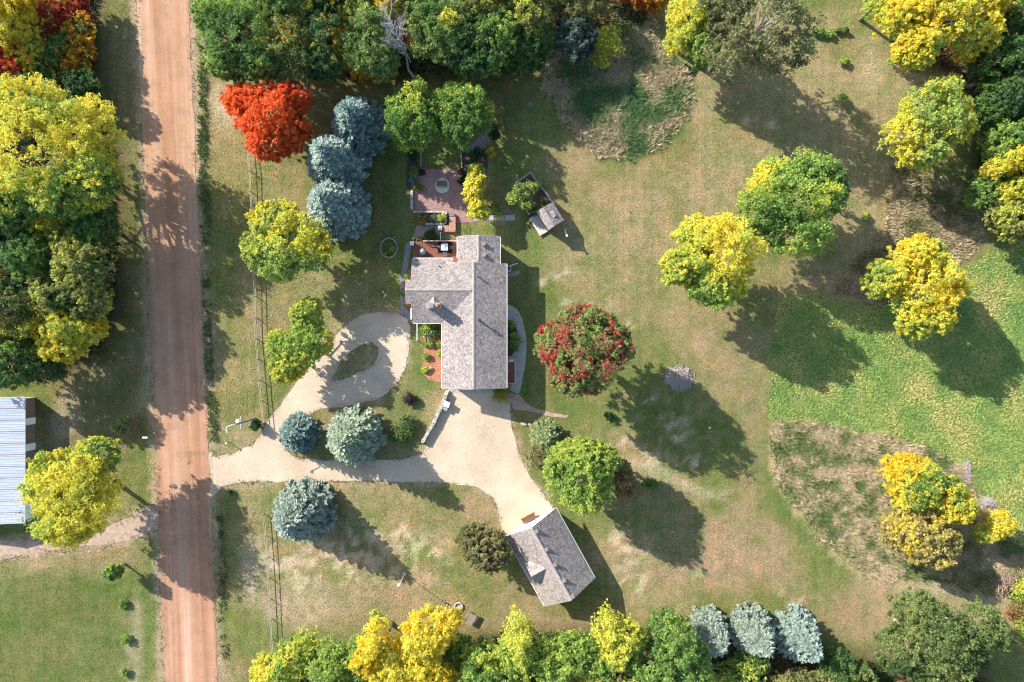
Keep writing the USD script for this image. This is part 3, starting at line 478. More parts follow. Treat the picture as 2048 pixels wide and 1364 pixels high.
p = P(959, 641, 5.1); z = zmain(p[0]); mb = MB(); mb.tube([(p[0], p[1], z - .1), (p[0], p[1], z + .75)], .16, 10); mb.tube([(p[0], p[1], z + .75), (p[0], p[1], z + .95)], [.26, .20], 10); obj('vent_pipe', mb, DARKMETAL, house)
mb = MB(); mb.tube([(p[0] + .3, p[1] - .3, z - .2), (p[0] + .3, p[1] - .3, z + 1.5)], .025, 6); obj('aerial', mb, GREYMETAL, house)
def opening(name, c, w, h, face, m=GLASS):
    """window or door set in a wall; face = outward axis"""
    s = {'E': (.06, w, h), 'W': (.06, w, h), 'N': (w, .06, h), 'S': (w, .06, h)}[face]; o = {'E': (1, 0), 'W': (-1, 0), 'N': (0, 1), 'S': (0, -1)}[face]; c = np.array(c, float)
    mb = MB()
    t = np.array([0, 1, 0]) if face in 'EW' else np.array([1, 0, 0])
    for sg in (-1, 1):
        mb.beam(c + sg * t * (w / 2 + .05) - [0, 0, h / 2 + .1], c + sg * t * (w / 2 + .05) + [0, 0, h / 2 + .1], .1, .12); mb.beam(c - t * w / 2 + [0, 0, sg * (h / 2 + .05)], c + t * w / 2 + [0, 0, sg * (h / 2 + .05)], .12, .1)
    fr = obj(name, mb, WHITE, house); mb = MB(); mb.box(c, s); obj('pane' if m is GLASS else 'door_leaf', mb, m, fr)
for y in (-4.2, -1.0, 2.2, 6.5, 8.6): opening('window', (-1.19, y, 1.9), 1.3, 1.3, 'E')
for y in (-4.4, -1.6, .8): opening('window', (-8.96, y, 1.9), 1.2, 1.3, 'W')
for y in (3.9, 9.3): opening('window', (-12.91, y, 1.9), 1.2, 1.3, 'W')
opening('window', (-5.6, 13.61, 1.9), 1.1, 1.2, 'N'); opening('door', (-10.4, 10.61, 1.3), 1.9, 2.1, 'N')
for x in (-7.1, -3.3): opening('garage_door', (x, -5.91, 1.25), 2.9, 2.3, 'S', WHITE)
mb = MB(); mb.tube([P(1016, 533, .5), P(1035, 526.5, .12)], .055, 6); obj('downspout', mb, WHITE, house)
acb = P(1017, 538); ac = thing('air_conditioner', 'square grey air conditioner beside the east wall of the house', 'air conditioner', acb); mb = MB(); mb.box(acb + [0, 0, .38], (.75, .75, .72)); obj('casing', mb, plain('pale_blue_metal', (.40, .47, .55), .5, .06), ac)
mb = MB(); mb.tube([acb + [0, 0, .74], acb + [0, 0, .77]], .28, 12); obj('fan_grille', mb, DARKMETAL, ac)

# ------------------------------------------------------------------ detached garage
ax_r = np.array([.485, -.875, 0]); ax_w = np.array([-.875, -.485, 0]); NM = np.array([2.54, -24.55, 0])
def G(al, out, z): return NM + ax_r * al + ax_w * out + [0, 0, z]
barn = thing('garage', 'detached white garage with grey gable roof turned askew to the driveway', 'garage', G(5.4, 0, 0)); LB, WB, zr_, zb_ = 10.85, 3.92, 6.0, 3.0; kb = (zr_ - zb_) / WB
pts_ = [G(a, o, z) for a in (.66, LB - .5) for o in (-WB + .45, WB - .45) for z in (-.02, zb_ + .2)] + [G(a, 0, zr_ - .16) for a in (.66, LB - .5)]
obj('wall', MB().mesh(trimesh.convex.convex_hull(np.array(pts_))), WHITE, barn)
for sg, nm in ((1, 'roof'), (-1, 'roof')):
    t_ = [G(0, 0, zr_), G(LB, 0, zr_), G(LB, sg * WB, zb_), G(0, sg * WB, zb_)]; obj(nm, MB().mesh(trimesh.convex.convex_hull(np.array(t_ + [q - [0, 0, .14] for q in t_]))), SH_B, barn)
ridge_cap(G(0, 0, zr_ + .01), G(LB, 0, zr_ + .01), par=barn)
for sg in (-1, 1):
    for a in (-.02, LB + .02): mb = MB(); mb.beam(G(a, 0, zr_ - .12), G(a, sg * WB, zb_ - .12), .03, .16); obj('rake_board', mb, TRIM, barn)
    mb = MB(); mb.beam(G(0, sg * (WB + .05), zb_ - .1), G(LB, sg * (WB + .05), zb_ - .1), .1, .1); obj('gutter', mb, TRIM, barn)
da, dh, do, dz = 5.78, 1.42, 3.23, 5.3
pts_ = [G(da + i * dh, do, z) for i in (-1, 1) for z in (zr_ - kb * do - .1, dz - kb * dh)] + [G(da + i * dh, (zr_ - dz + kb * dh) / kb, dz - kb * dh) for i in (-1, 1)] + [G(da, do, dz), G(da, (zr_ - dz) / kb, dz)] + [G(da + i * dh, 2.2, zr_ - kb * 2.2 - .1) for i in (-1, 1)]
dm = trimesh.convex.convex_hull(np.array(pts_)); fz = dm.face_normals[:, 2] > .4
SH_D = shingle('shingles_dormer', -BARN_ANG)
dr = obj('dormer', MB().add(dm.vertices, dm.faces[~fz]), WHITE, barn); obj('dormer_roof', MB().add(dm.vertices, dm.faces[fz]), SH_D, dr)
mb = MB(); c = G(da, do + .02, 4.3); mb.box(c, (.05, .8, .8), rz=math.atan2(ax_w[1], ax_w[0])); obj('dormer_window', mb, GLASS, dr)
for (u, v) in [(1072.5, 1062), (1092, 1098), (1109, 1129), (1127.5, 1160.5), (1145, 1192)]:
    p = P(u, v, 5.75); o = (p - NM) @ ax_w; z = zr_ - kb * abs(o); mb = MB(); mb.box((p[0], p[1], z + .1), (.4, .4, .26), rz=-1.06); mb.box((p[0], p[1], z + .25), (.5, .5, .06), rz=-1.06); obj('roof_vent', mb, plain('vent_grey', (.28, .22, .21), .6, .1), barn)
th_ = math.atan2(-ax_w[1], -ax_w[0])
for o in (-1.75, 1.75):
    mb = MB(); mb.box(G(.63, o, 1.15), (2.5, .06, 2.2), rz=th_); gd = obj('garage_door', mb, plain('offwhite_door', (.72, .71, .68), .6, .05), barn)
    for q in range(3): mb = MB(); mb.box(G(.59, o, .55 + .55 * q), (2.4, .02, .025), rz=th_); obj('door_groove', mb, GREYMETAL, gd)
for o in (-3.0, 0.35, -.35, 3.0): mb = MB(); mb.box(G(.56, o, 2.45 if abs(o) > 1 else 3.4), (.14, .2, .28), rz=th_); obj('wall_lamp', mb, DARKMETAL, barn)
# wooden bench in front of it
bc = G(.02, .25, 0); bench = thing('garden_bench', 'brown slatted wooden bench in front of the white garage wall', 'bench', bc)
bx_, by_ = -ax_w, -ax_r
for i in range(5): mb = MB(); mb.beam(bc + by_ * (-.22 + .13 * i) - bx_ * .95 + [0, 0, .45], bc + by_ * (-.22 + .13 * i) + bx_ * .95 + [0, 0, .45], .11, .03); obj('seat_slat', mb, BROWNWOOD, bench)
for i in range(4): mb = MB(); mb.beam(bc + by_ * (.40 + .03 * i) - bx_ * .95 + [0, 0, .56 + .12 * i], bc + by_ * (.40 + .03 * i) + bx_ * .95 + [0, 0, .56 + .12 * i], .03, .1); obj('back_slat', mb, BROWNWOOD, bench)
for s_ in (-.95, 0, .95):
    for q, hh in ((-.25, .45), (.38, .98)): mb = MB(); mb.beam(bc + bx_ * s_ + by_ * q, bc + bx_ * s_ + by_ * (q + (.1 if hh > .5 else 0)) + [0, 0, hh], .07, .07); obj('leg', mb, BROWNWOOD, bench)
for s_ in (-.95, .95): mb = MB(); mb.beam(bc + bx_ * s_ + by_ * -.28 + [0, 0, .66], bc + bx_ * s_ + by_ * .42 + [0, 0, .66], .08, .05); obj('armrest', mb, BROWNWOOD, bench)

# ------------------------------------------------------------------ garden shed with deck
shed = thing('garden_shed', 'small shed with grey shingled roof and one skylight on the lawn', 'shed', P(1098, 432))
A = {k: P(u, v, z) for k, (u, v, z) in {'n': (1105.3, 403.5, 2.1), 'e': (1127.7, 440.3, 2.1), 's': (1096.6, 460.2, 2.5), 'w': (1072.3, 422.8, 2.5), 'rn': (1086, 414.3, 3.1), 'rs': (1109.8, 451.6, 3.1)}.items()}
for q in (('w', 'rn', 'rs', 's'), ('rn', 'n', 'e', 'rs')):
    t_ = [A[k] for k in q]; obj('roof', MB().mesh(trimesh.convex.convex_hull(np.array(t_ + [x - [0, 0, .12] for x in t_]))), SH_B, shed)
cen = sum(A[k] for k in 'nesw') / 4
t_ = [cen + (A[k] - cen) * [.88, .88, 0] + [0, 0, A[k][2] - cen[2] - .15] for k in 'nesw'] + [cen + (A[k] - cen) * [.88, .88, 0] + [0, 0, 3.1 - cen[2] - .2] for k in ('rn', 'rs')]
t_ += [np.array([x[0], x[1], -.02]) for x in t_[:4]]; obj('wall', MB().mesh(trimesh.convex.convex_hull(np.array(t_))), WEATHERED, shed)
sk = P(1103.5, 429.7, 2.75); fe = unit(A['e'] - A['n']); fr_ = unit(A['n'] - A['rn']); fn = unit(np.cross(fr_, fe)); fn = fn * np.sign(fn[2])
o_ = (sk - A['rn']) @ fn; sk = sk - fn * o_
mb = MB(); mb.beam(sk - fe * .42 + fn * .03, sk + fe * .42 + fn * .03, .74, .09); fr2 = obj('skylight', mb, PALEWOOD, shed); mb = MB(); mb.beam(sk - fe * .33 + fn * .06, sk + fe * .33 + fn * .06, .58, .06); obj('skylight_pane', mb, plain('skylight_glass', (.22, .27, .27), .15, .05, 2, 0, .6), fr2)
dk = thing('shed_deck', 'pale weathered plank deck along the southwest side of the small shed', 'deck', P(1078, 450))
d0, d1, d2 = P(1058.5, 437, .3)[:3], P(1079.5, 472, .3), P(1097, 462, .3); wv = (d2 - d1); n_ = 9
for i in range(n_): mb = MB(); s_ = (i + .5) / n_; mb.beam(d0 + wv * s_, d1 + wv * s_, np.linalg.norm(wv) / n_ - .02, .05); obj('plank', mb, PALEWOOD, dk)
for s_ in (.1, .9):
    for e in (d0, d1): mb = MB(); q = e + wv * s_ + unit(d1 - d0) * (.15 if e is d0 else -.15); mb.beam([q[0], q[1], 0], [q[0], q[1], .26], .1, .1); obj('post', mb, WEATHERED, dk)
sw = thing('beam_and_post', 'grey beam with a white capped post off the shed corner', 'beam', P(1130, 470))
e0, e1 = P(1124, 443, 2.0), P(1133.5, 471.5, 2.0); mb = MB(); mb.beam(e0, e1, .09, .12); obj('beam', mb, WEATHERED, sw); mb = MB(); mb.beam([e1[0], e1[1], 0], e1 + [0, 0, .08], .11, .11); obj('post', mb, WEATHERED, sw)
mb = MB(); mb.box(e1 + [0, 0, .15], (.26, .26, .14), rz=.4); obj('post_cap', mb, WHITE, sw)
# wire enclosure round the vegetable bed
wf = thing('wire_fence', 'thin wire fence on slim posts round the dark vegetable bed', 'fence', P(1060, 390))
loop = [P(u, v)[:2] for u, v in [(1072, 425), (1057, 430), (1028, 372), (1060, 347), (1104, 405)]]
for a, b in zip(loop[:-1], loop[1:]):
    n = max(2, int(np.linalg.norm(b - a) / 1.3))
    for i in range(n): q = a + (b - a) * i / n; mb = MB(); mb.tube([(q[0], q[1], 0), (q[0], q[1], 1.05)], .03, 5); obj('post', mb, GREYMETAL, wf)
    mb = MB()
    for z in (.06, .35, .65, .95, 1.02): mb.beam([*a, z], [*b, z], .02 if z < 1 else .045, .02 if z < 1 else .04)
    obj('wire', mb, GREYMETAL, wf)

# ------------------------------------------------------------------ metal barn at the left edge
mbn = thing('metal_barn', 'long metal barn with a blue-white ribbed roof and brown wall panels', 'barn', (-70, -16, 0))
yN, yS, xE, xR = -7.55, -24.75, -66.05, -74.0; zE, zR = 2.9, 4.3
METROOF = plain('pale_metal_roof', (.50, .55, .62), .45, .10, .7, .04, .4, .0, stretch=(.25, 3, 1)); RUST = plain('rusty_seam', (.30, .20, .16), .8, .3, 4, .1)
mb = MB(); mb.prism(shapely.box(2 * xR - (-66.75), yS + .3, -66.75, yN - .3), 0, zE - .12); obj('wall', mb, plain('barn_cream', (.60, .57, .52), .7, .08), mbn)
nP = 11; edges = np.linspace(yN, yS, nP + 1)
for i in range(nP):
    for sx in (0, 1):
        x_e = xE if sx == 0 else 2 * xR - xE; a, b = edges[i] - .02, edges[i + 1] + .02
        t_ = [(x_e, a, zE), (xR, a, zR), (xR, b, zR), (x_e, b, zE)]; mb = MB(); mb.mesh(trimesh.convex.convex_hull(np.array(t_ + [(x, y, z - .06) for x, y, z in t_])))
        for yy in np.arange(a - .18, b, -.36): mb.beam((x_e, yy, zE + .012), (xR, yy, zR + .012), .05, .035)
        pn = obj('roof_panel', mb, METROOF, mbn)
    if i: mb = MB(); mb.beam((xE + .01, edges[i], zE + .02), (xR, edges[i], zR + .02), .045, .03); obj('roof_seam', mb, RUST, mbn)
mb = MB(); mb.beam((xR, yN, zR + .04), (xR, yS, zR + .04), .3, .05); obj('ridge_flashing', mb, METROOF, mbn)
PANB = plain('brown_wall_panel', (.19, .13, .11), .8, .15, 2, .1, .15, stretch=(1, 6, 1)); 
for v0, v1, m_ in [(797, 836, PANB), (836, 850, WHITE), (850, 888, PANB), (888, 902, WHITE), (902, 938, PANB), (938, 951, WHITE), (951, 990, PANB), (990, 1038, WHITE)]:
    y0_, y1_ = (682 - v0) * S * .985, (682 - v1) * S * .985; mb = MB(); mb.box((-66.72, (y0_ + y1_) / 2, 1.38), (.08 if m_ is WHITE else .05, y0_ - y1_ - .02, 2.7)); obj('wall_panel', mb, m_, mbn)

# ------------------------------------------------------------------ fences
def rail_fence(label, posts):
    q = [P(u, v)[:2] for u, v in posts]; f = thing('rail_fence', label, 'fence', [*q[0], 0], 'wooden rail fences along the road')
    for a in q: mb = MB(); mb.tube([(a[0], a[1], -.05), (a[0], a[1], 1.12)], [.065, .055], 7); obj('post', mb, FENCE, f)
    for a, b in zip(q[:-1], q[1:]):
        for z in (.5, .98): mb = MB(); j = RNG.normal(0, .012, 2); mb.tube([(a[0] + .06, a[1], z + j[0]), ((a[0] + b[0]) / 2 + .06, (a[1] + b[1]) / 2, z - .02), (b[0] + .06, b[1], z + j[1])], [.042, .048, .042], 6); obj('rail', mb, FENCE, f)
rail_fence('weathered two-rail fence running past the red maple to the power pole', [(494, 178), (495, 220), (497, 262), (499, 303), (503, 344), (504, 385), (507, 427), (509, 468), (510, 510), (512, 552), (513, 593), (513.5, 636), (515, 678), (518, 718), (521.5, 760), (525, 801), (529.5, 845)])
rail_fence('weathered two-rail fence beside the pale spruce on the south lawn', [(531, 1028), (534, 1071), (537, 1113), (539.5, 1155), (541.5, 1197), (543.5, 1237), (546, 1278), (548, 1318)])

# ------------------------------------------------------------------ pole, mailbox, small yard things
pb = P(511, 837); pp = thing('power_pole', 'tall grey utility pole with transformer and lamp arm beside the driveway entrance', 'utility pole', pb)
mb = MB(); mb.tube([pb - [0, 0, .2], pb + [0, 0, 7.0]], [.16, .11], 9); obj('pole', mb, WEATHERED, pp)
mb = MB(); mb.beam(pb + [-.1, .85, 4.9], pb + [-.1, -.85, 4.9], .09, .1); obj('crossarm', mb, PALEWOOD, pp)
mb = MB(); mb.tube([pb + [-.05, .36, 5.4], pb + [-.05, .36, 6.2]], .24, 12); obj('transformer', mb, WHITE, pp)
mb = MB(); mb.tube([pb + [0, 0, 6.4], pb + [-.5, -.05, 6.75], pb + [-1.1, -.25, 6.8], pb + [-1.3, -.6, 6.65]], .05, 6); obj('lamp_arm', mb, WHITE, pp)
mb = MB(); mb.tube([pb + [-1.3, -.6, 6.65], pb + [-1.25, -1.05, 6.5]], [.07, .14], 8); obj('lamp', mb, WHITE, pp)
mb = MB(); mb.tube([pb + [0, .12, 2.0], pb + [0, .12, 5.4]], .03, 5); obj('conduit', mb, WHITE, pp)
qb = P(298, 873); mx = thing('mailbox', 'white mailbox on a post at the edge of the dirt road', 'mailbox', qb); mb = MB(); mb.beam(qb, qb + [0, 0, 1.05], .1, .1); obj('post', mb, WEATHERED, mx)
mb = MB(); mb.tube([qb + [-.22, 0, 1.18], qb + [.42, 0, 1.18]], .15, 10); obj('box', mb, WHITE, mx); mb = MB(); mb.beam(qb + [-.1, -.2, 1.0], qb + [-.1, .2, 1.0], .3, .04); obj('bracket', mb, WEATHERED, mx)
qb = P(459, 884); rk = thing('driveway_marker', 'small red reflector post on the verge by the driveway mouth', 'marker post', qb); mb = MB(); mb.tube([qb, qb + [0, 0, 1.2]], .05, 6); obj('stake', mb, plain('red_stake', (.45, .12, .08), .7, .1), rk); mb = MB(); mb.box(qb + [0, 0, 1.15], (.22, .22, .1)); obj('reflector', mb, WHITE, rk)
qb = P(809, 1148); fl = thing('birdhouse_pole', 'slim white pole with a round birdhouse on the south lawn', 'birdhouse', qb); mb = MB(); mb.tube([qb, qb + [0, 0, 4.2]], .045, 7); obj('pole', mb, WHITE, fl)
s_ = trimesh.creation.icosphere(2, .26); mb = MB(); mb.mesh(s_, qb + [0, 0, 4.3]); mb.tube([qb + [0, 0, 4.5], qb + [0, 0, 4.72]], [.2, .02], 8); obj('house', mb, WHITE, fl); mb = MB(); mb.tube([qb, qb + [0, 0, .25]], [.28, .2], 10); obj('base', mb, CONCRETE, fl)
rg = np.random.default_rng(3)
def stone(c, s, rng, m): 
    t = trimesh.creation.icosphere(1, 1.0); v = np.array(t.vertices) * (1 + .25 * (rng.random((len(t.vertices), 1)) - .5)) * np.asarray(s) / 2 ; a = rng.uniform(0, 6.3); R_ = np.array([[math.cos(a), -math.sin(a), 0], [math.sin(a), math.cos(a), 0], [0, 0, 1]])
    return MB().add(v @ R_.T + c, t.faces)
STONES = [plain('wall_stone_pale', (.52, .48, .43), .9, .2, 4, .3, .1), plain('wall_stone_grey', (.36, .34, .32), .9, .2, 4, .3, .1), plain('wall_stone_tan', (.46, .38, .30), .9, .2, 4, .3, .1)]
qb = P(917, 1213); fr = thing('fire_ring', 'round ring of pale stones around ash on the south lawn', 'fire pit', qb)
for i in range(14): a = i * 2 * math.pi / 14; obj('stone', stone(qb + [.56 * math.cos(a), .56 * math.sin(a), .14], (.27, .24, .34), rg, STONES), STONES[i % 3 if i % 3 != 1 else 0], fr)
mb = MB(); mb.tube([qb + [0, 0, .0], qb + [0, 0, .06]], .46, 14); obj('ash', mb, plain('ash', (.34, .31, .30), .95, .3, 6, .3), fr)
qb = P(943, 1235); pt = thing('picnic_table', 'weathered wooden picnic table with benches near the fire ring', 'picnic table', qb); ang = math.radians(-62)
ux, uy = np.array([math.cos(ang + math.pi / 2), math.sin(ang + math.pi / 2), 0]), np.array([math.cos(ang), math.sin(ang), 0]); ux, uy = np.array([.5, .87, 0]), np.array([.87, -.5, 0])
for i in range(5): mb = MB(); c = qb + uy * (-.34 + .17 * i) + [0, 0, .75]; mb.beam(c - ux * .8, c + ux * .8, .155, .04); obj('tabletop_board', mb, WEATHERED, pt)
for s_ in (-.78, .78): mb = MB(); c = qb + uy * s_ + [0, 0, .44]; mb.beam(c - ux * .8, c + ux * .8, .26, .04); obj('bench', mb, WEATHERED, pt)
for e in (-.6, .6):
    for s_ in (-1, 1): mb = MB(); mb.beam(qb + ux * e + uy * s_ * .7, qb + ux * e + uy * s_ * .2 + [0, 0, .74], .08, .08); obj('leg', mb, WEATHERED, pt)
    mb = MB(); mb.beam(qb + ux * e - uy * .9 + [0, 0, .39], qb + ux * e + uy * .9 + [0, 0, .39], .06, .08); obj('brace', mb, WEATHERED, pt)
# curved stone retaining wall
sw_ = thing('stone_wall', 'curved low wall of pale stones between lawn and driveway', 'retaining wall', P(870, 835)); ln = LineString(PX([(896, 780), (889, 800), (880, 820), (868, 846), (857, 864), (847, 881)])); d = 0; k = 0
while d < ln.length:
    w = rg.uniform(.36, .6)
    for t in range(2):
        p = ln.interpolate(min(d + w / 2 + (.2 if t else 0), ln.length)); q = ln.interpolate(min(d + w / 2 + .3, ln.length)); tt = math.atan2(q.y - p.y, q.x - p.x); mb = MB(); c = np.array([p.x, p.y, .22 + .40 * t])
        bx = trimesh.creation.box((w * .97, .46, .40)).subdivide(); v = np.array(bx.vertices); v += rg.normal(0, .018, v.shape); v[:, :2] *= 1 - .12 * (abs(v[:, 2:]) > .19); R_ = np.array([[math.cos(tt), -math.sin(tt), 0], [math.sin(tt), math.cos(tt), 0], [0, 0, 1]])
        mb.add(v @ R_.T + c, bx.faces); obj('stone', mb, STONES[[0, 0, 2, 1][k % 4]], sw_); k += 1
    d += w
# cart by the stone wall
qb = P(893, 811); ct = thing('wheeled_cart', 'small cart with white lid and grey shelf beside the curved stone wall', 'cart', qb); rz = .5
ca, sa = math.cos(-.35), math.sin(-.35); ex, ey = np.array([ca, sa, 0]), np.array([-sa, ca, 0])
mb = MB(); mb.box(qb + ey * .28 + [0, 0, .62], (.78, .72, .5), rz=-.35); obj('body', mb, GREYMETAL, ct); mb = MB(); mb.box(qb + ey * .28 + [0, 0, .93], (.84, .78, .12), rz=-.35); obj('lid', mb, WHITE, ct)
mb = MB(); mb.box(qb - ey * .38 + [0, 0, .72], (.7, .5, .05), rz=-.35); obj('shelf', mb, plain('grey_shelf', (.30, .32, .35), .5, .1), ct)
for i in (-1, 1):
    for j in (-.5, .5): mb = MB(); q = qb + ex * i * .32 + ey * j; mb.beam(q, q + [0, 0, .6], .05, .05); obj('leg', mb, DARKMETAL, ct)
# red side stoop
qb = P(1022, 745); st = thing('red_stoop', 'small red board landing with white edging against the east wall', 'stoop', qb)
for i in range(7): mb = MB(); c = P(1014.5 + 2.1 * i + 1, 745, .5); mb.beam(c + [0, 1.45, 0], c + [0, -1.45, 0], .14, .05); obj('board', mb, REDWOOD, st)
for a, b in (((1030.5, 723), (1030.5, 767)), ((1014, 767), (1030.5, 767)), ((1014, 723), (1030.5, 723))): mb = MB(); mb.beam(P(*a, .49), P(*b, .49), .08, .16); obj('edging', mb, WHITE, st)
mb = MB(); mb.box(qb + [0, 0, .22], (.95, 2.8, .42)); obj('base', mb, CONCRETE, st)
qb = P(1023, 721); bxs = thing('storage_box', 'small white storage box north of the red landing', 'box', qb); mb = MB(); mb.box(qb + [0, 0, .22], (.62, .3, .44)); obj('body', mb, CONCRETE, bxs); mb = MB(); mb.box(qb + [0, 0, .47], (.66, .34, .06)); obj('lid', mb, WHITE, bxs)
hr = thing('hand_rail', 'slim white rail standing south of the house wing corner', 'railing', P(834, 665)); mb = MB(); mb.beam(P(834, 648, .9), P(834, 681, .9), .1, .07); obj('rail', mb, WHITE, hr)
for v in (649, 664, 680): mb = MB(); mb.beam(P(834, v, 0), P(834, v, .87), .07, .07); obj('post', mb, WHITE, hr)

# ------------------------------------------------------------------ deck, its furniture, patio things
dk = thing('wooden_deck', 'red board deck in the corner north of the house', 'deck', P(868, 500))
D0, D1 = P(826, 482, .5), P(916, 526, .5)
for i in range(8): mb = MB(); x = D0[0] + .08 + .155 * i; mb.beam((x, D0[1], .5), (x, D1[1], .5), .142, .04); obj('board', mb, REDWOOD, dk)
x0_ = D0[0] + .08 + .155 * 8; n_ = int((D0[1] - D1[1]) / .16)
for i in range(n_): mb = MB(); y = D0[1] - .08 - .16 * i; mb.beam((x0_, y, .5), (D1[0], y, .5), .147, .04); obj('board', mb, REDWOOD, dk)
mb = MB(); mb.box(((D0[0] + D1[0]) / 2, (D0[1] + D1[1]) / 2, .23), (D1[0] - D0[0] - .1, D0[1] - D1[1] - .1, .46)); obj('frame', mb, BROWNWOOD, dk)
mb = MB(); mb.beam(P(846, 481.5, 1.35), P(915, 481.5, 1.35), .16, .06); obj('hand_rail', mb, plain('rail_wood', (.52, .36, .29), .7, .15), dk)
for u in (846, 863, 880, 897, 914): mb = MB(); mb.beam(P(u, 481.5, .5), P(u, 481.5, 1.34), .09, .09); obj('rail_post', mb, REDWOOD, dk)
mb = MB(); mb.beam(P(846, 481.5, .8), P(915, 481.5, .8), .05, .05); obj('lower_rail', mb, REDWOOD, dk)
q = P(890, 495.5, .52); tb = thing('patio_table', 'square glass topped table on the red deck', 'table', q); mb = MB(); mb.box(q + [0, 0, .72], (.98, .92, .05)); obj('tabletop', mb, plain('frosted_glass', (.62, .68, .72), .25, .05, 2, 0, .5), tb)
for i in (-1, 1):
    for j in (-1, 1): mb = MB(); mb.beam(q + [i * .42, j * .4, 0], q + [i * .42, j * .4, .69], .05, .05); obj('leg', mb, DARKMETAL, tb)
mb = MB(); mb.tube([q + [0, 0, .75], q + [0, 0, .82]], .17, 12); obj('centre_ring', mb, GREYMETAL, tb)
mb = MB(); mb.box(q + [0, 0, -.01], (2.0, 1.55, .02)); rug = obj('rug', mb, plain('orange_red_rug', (.48, .19, .13), .95, .12), label='orange red rug under the glass table on the deck', cat='rug')
def chair(c, face, label, m):
    c = np.array(c, float); t = thing('patio_chair', label, 'chair', c, 'chairs round the deck table'); f = np.array([math.cos(face), math.sin(face), 0]); s = np.array([-f[1], f[0], 0])
    mb = MB(); mb.beam(c - f * .24 + [0, 0, .43], c + f * .24 + [0, 0, .43], .5, .06); obj('seat', mb, m, t); mb = MB(); mb.beam(c - f * .27 + [0, 0, .46], c - f * .36 + [0, 0, .92], .5, .05); obj('backrest', mb, m, t)
    for i in (-1, 1):
        for j in (-1, 1): mb = MB(); p_ = c + f * i * .21 + s * j * .22; mb.beam(p_, p_ + [0, 0, .41], .04, .04); obj('leg', mb, DARKMETAL, t)
CUSH = plain('slate_cushion', (.09, .12, .16), .9, .15)
chair(q + [0, .78, .02], -math.pi / 2, 'dark cushioned chair on the north side of the deck table', CUSH); chair(q + [0, -.8, .02], math.pi / 2, 'dark cushioned chair on the south side of the deck table', CUSH)
chair(q + [-.85, 0, .02], 0, 'dark cushioned chair on the west side of the deck table', CUSH); chair(q + [.9, 0, .02], math.pi, 'dark cushioned chair between deck table and house wall', CUSH)
q = P(846.5, 505, .52); gr = thing('covered_grill', 'rounded grey covered grill on the red deck', 'grill', q); m_ = trimesh.creation.icosphere(2, 1.0); m_.apply_scale((.42, .48, .5)); m_.apply_translation(q + [0, 0, .62]); obj('cover', m_, plain('grey_cover', (.27, .33, .38), .6, .12), gr, smooth=True)
for i in (-1, 1):
    for j in (-1, 1): mb = MB(); p_ = q + [i * .26, j * .3, 0]; mb.beam(p_, p_ + [0, 0, .5], .06, .06); obj('leg', mb, DARKMETAL, gr)
mb = MB(); mb.box(q + [0.05, -.58, .55], (.5, .22, .04)); obj('shelf', mb, DARKMETAL, gr)
q = P(826, 488.5); pd = thing('white_pedestal', 'square white pedestal at the northwest corner of the deck', 'pedestal', q); mb = MB(); mb.box(q + [0, 0, .5], (.42, .42, 1.0)); obj('shaft', mb, CONCRETE, pd); mb = MB(); mb.box(q + [0, 0, 1.03], (.56, .58, .08)); obj('cap', mb, WHITE, pd)
q = P(891, 511, .52); so = thing('foot_stool', 'small white stool south of the deck table', 'stool', q); mb = MB(); mb.box(q + [0, 0, .38], (.46, .22, .05)); obj('seat', mb, PALEWOOD, so)
for i in (-1, 1):
    for j in (-1, 1): mb = MB(); p_ = q + [i * .19, j * .08, 0]; mb.beam(p_, p_ + [0, 0, .36], .035, .035); obj('leg', mb, PALEWOOD, so)
# fire disc and seat
q = P(884.5, 371, .05); fd = thing('concrete_disc', 'round pale concrete disc set in the brick patio', 'hearth', q); an = np.linspace(0, 2 * np.pi, 41)[:-1]; mb = MB(); mb.prism([(q[0] + 1.02 * math.cos(a), q[1] + 1.08 * math.sin(a)) for a in an], .052, .11); obj('slab', mb, plain('pale_concrete', (.60, .59, .53), .9, .14, 2, .2, .1), fd)
q = q + [-.02, .05, .06]; ss = thing('double_seat', 'brown wooden double seat standing on the round concrete disc', 'seat', q)
for s_ in (-1, 1):
    for i in range(4): mb = MB(); c = q + [s_ * .34, -.2 + .14 * i, .42]; mb.beam(c - [.27, 0, 0], c + [.27, 0, 0], .125, .03); obj('seat_slat', mb, BROWNWOOD, ss)
    mb = MB(); c = q + [s_ * .34, .36, .66]; mb.box(c, (.54, .05, .44)); obj('backrest', mb, DARKMETAL, ss)
for x_ in (-.66, 0, .66): mb = MB(); mb.beam(q + [x_, -.28, 0], q + [x_, -.28, .6], .06, .06); mb.beam(q + [x_, .36, 0], q + [x_, .36, .8], .06, .06); mb.beam(q + [x_, -.3, .6], q + [x_, .36, .6], .09, .03); obj('frame', mb, DARKMETAL, ss)
def lowwall(name, label, pts, h, w, m=STONES):
    l = LineString(PX(pts)); t = thing(name, label, 'garden wall', [*l.interpolate(.5, normalized=True).coords[0], 0]); d = 0; k = 0
    while d < l.length - .1:
        s = min(rg.uniform(.32, .5), l.length - d); a, b = l.interpolate(d + .01), l.interpolate(d + s - .01); mb = MB(); mb.beam((a.x, a.y, h / 2), (b.x, b.y, h / 2 + rg.normal(0, .008)), w * rg.uniform(.92, 1.05), h); obj('block', mb, m[[0, 2, 0, 1][k % 4]], t); d += s; k += 1
lowwall('garden_wall', 'low pale block wall along the west side of the brick patio', [(824.5, 382), (824, 400), (824.5, 420)], .55, .3)
lowwall('garden_wall', 'low pale block wall round the flower planter south of the patio', [(828, 425), (860, 424.5), (892.5, 425), (892.5, 448.5), (850, 448.5)], .5, .26)
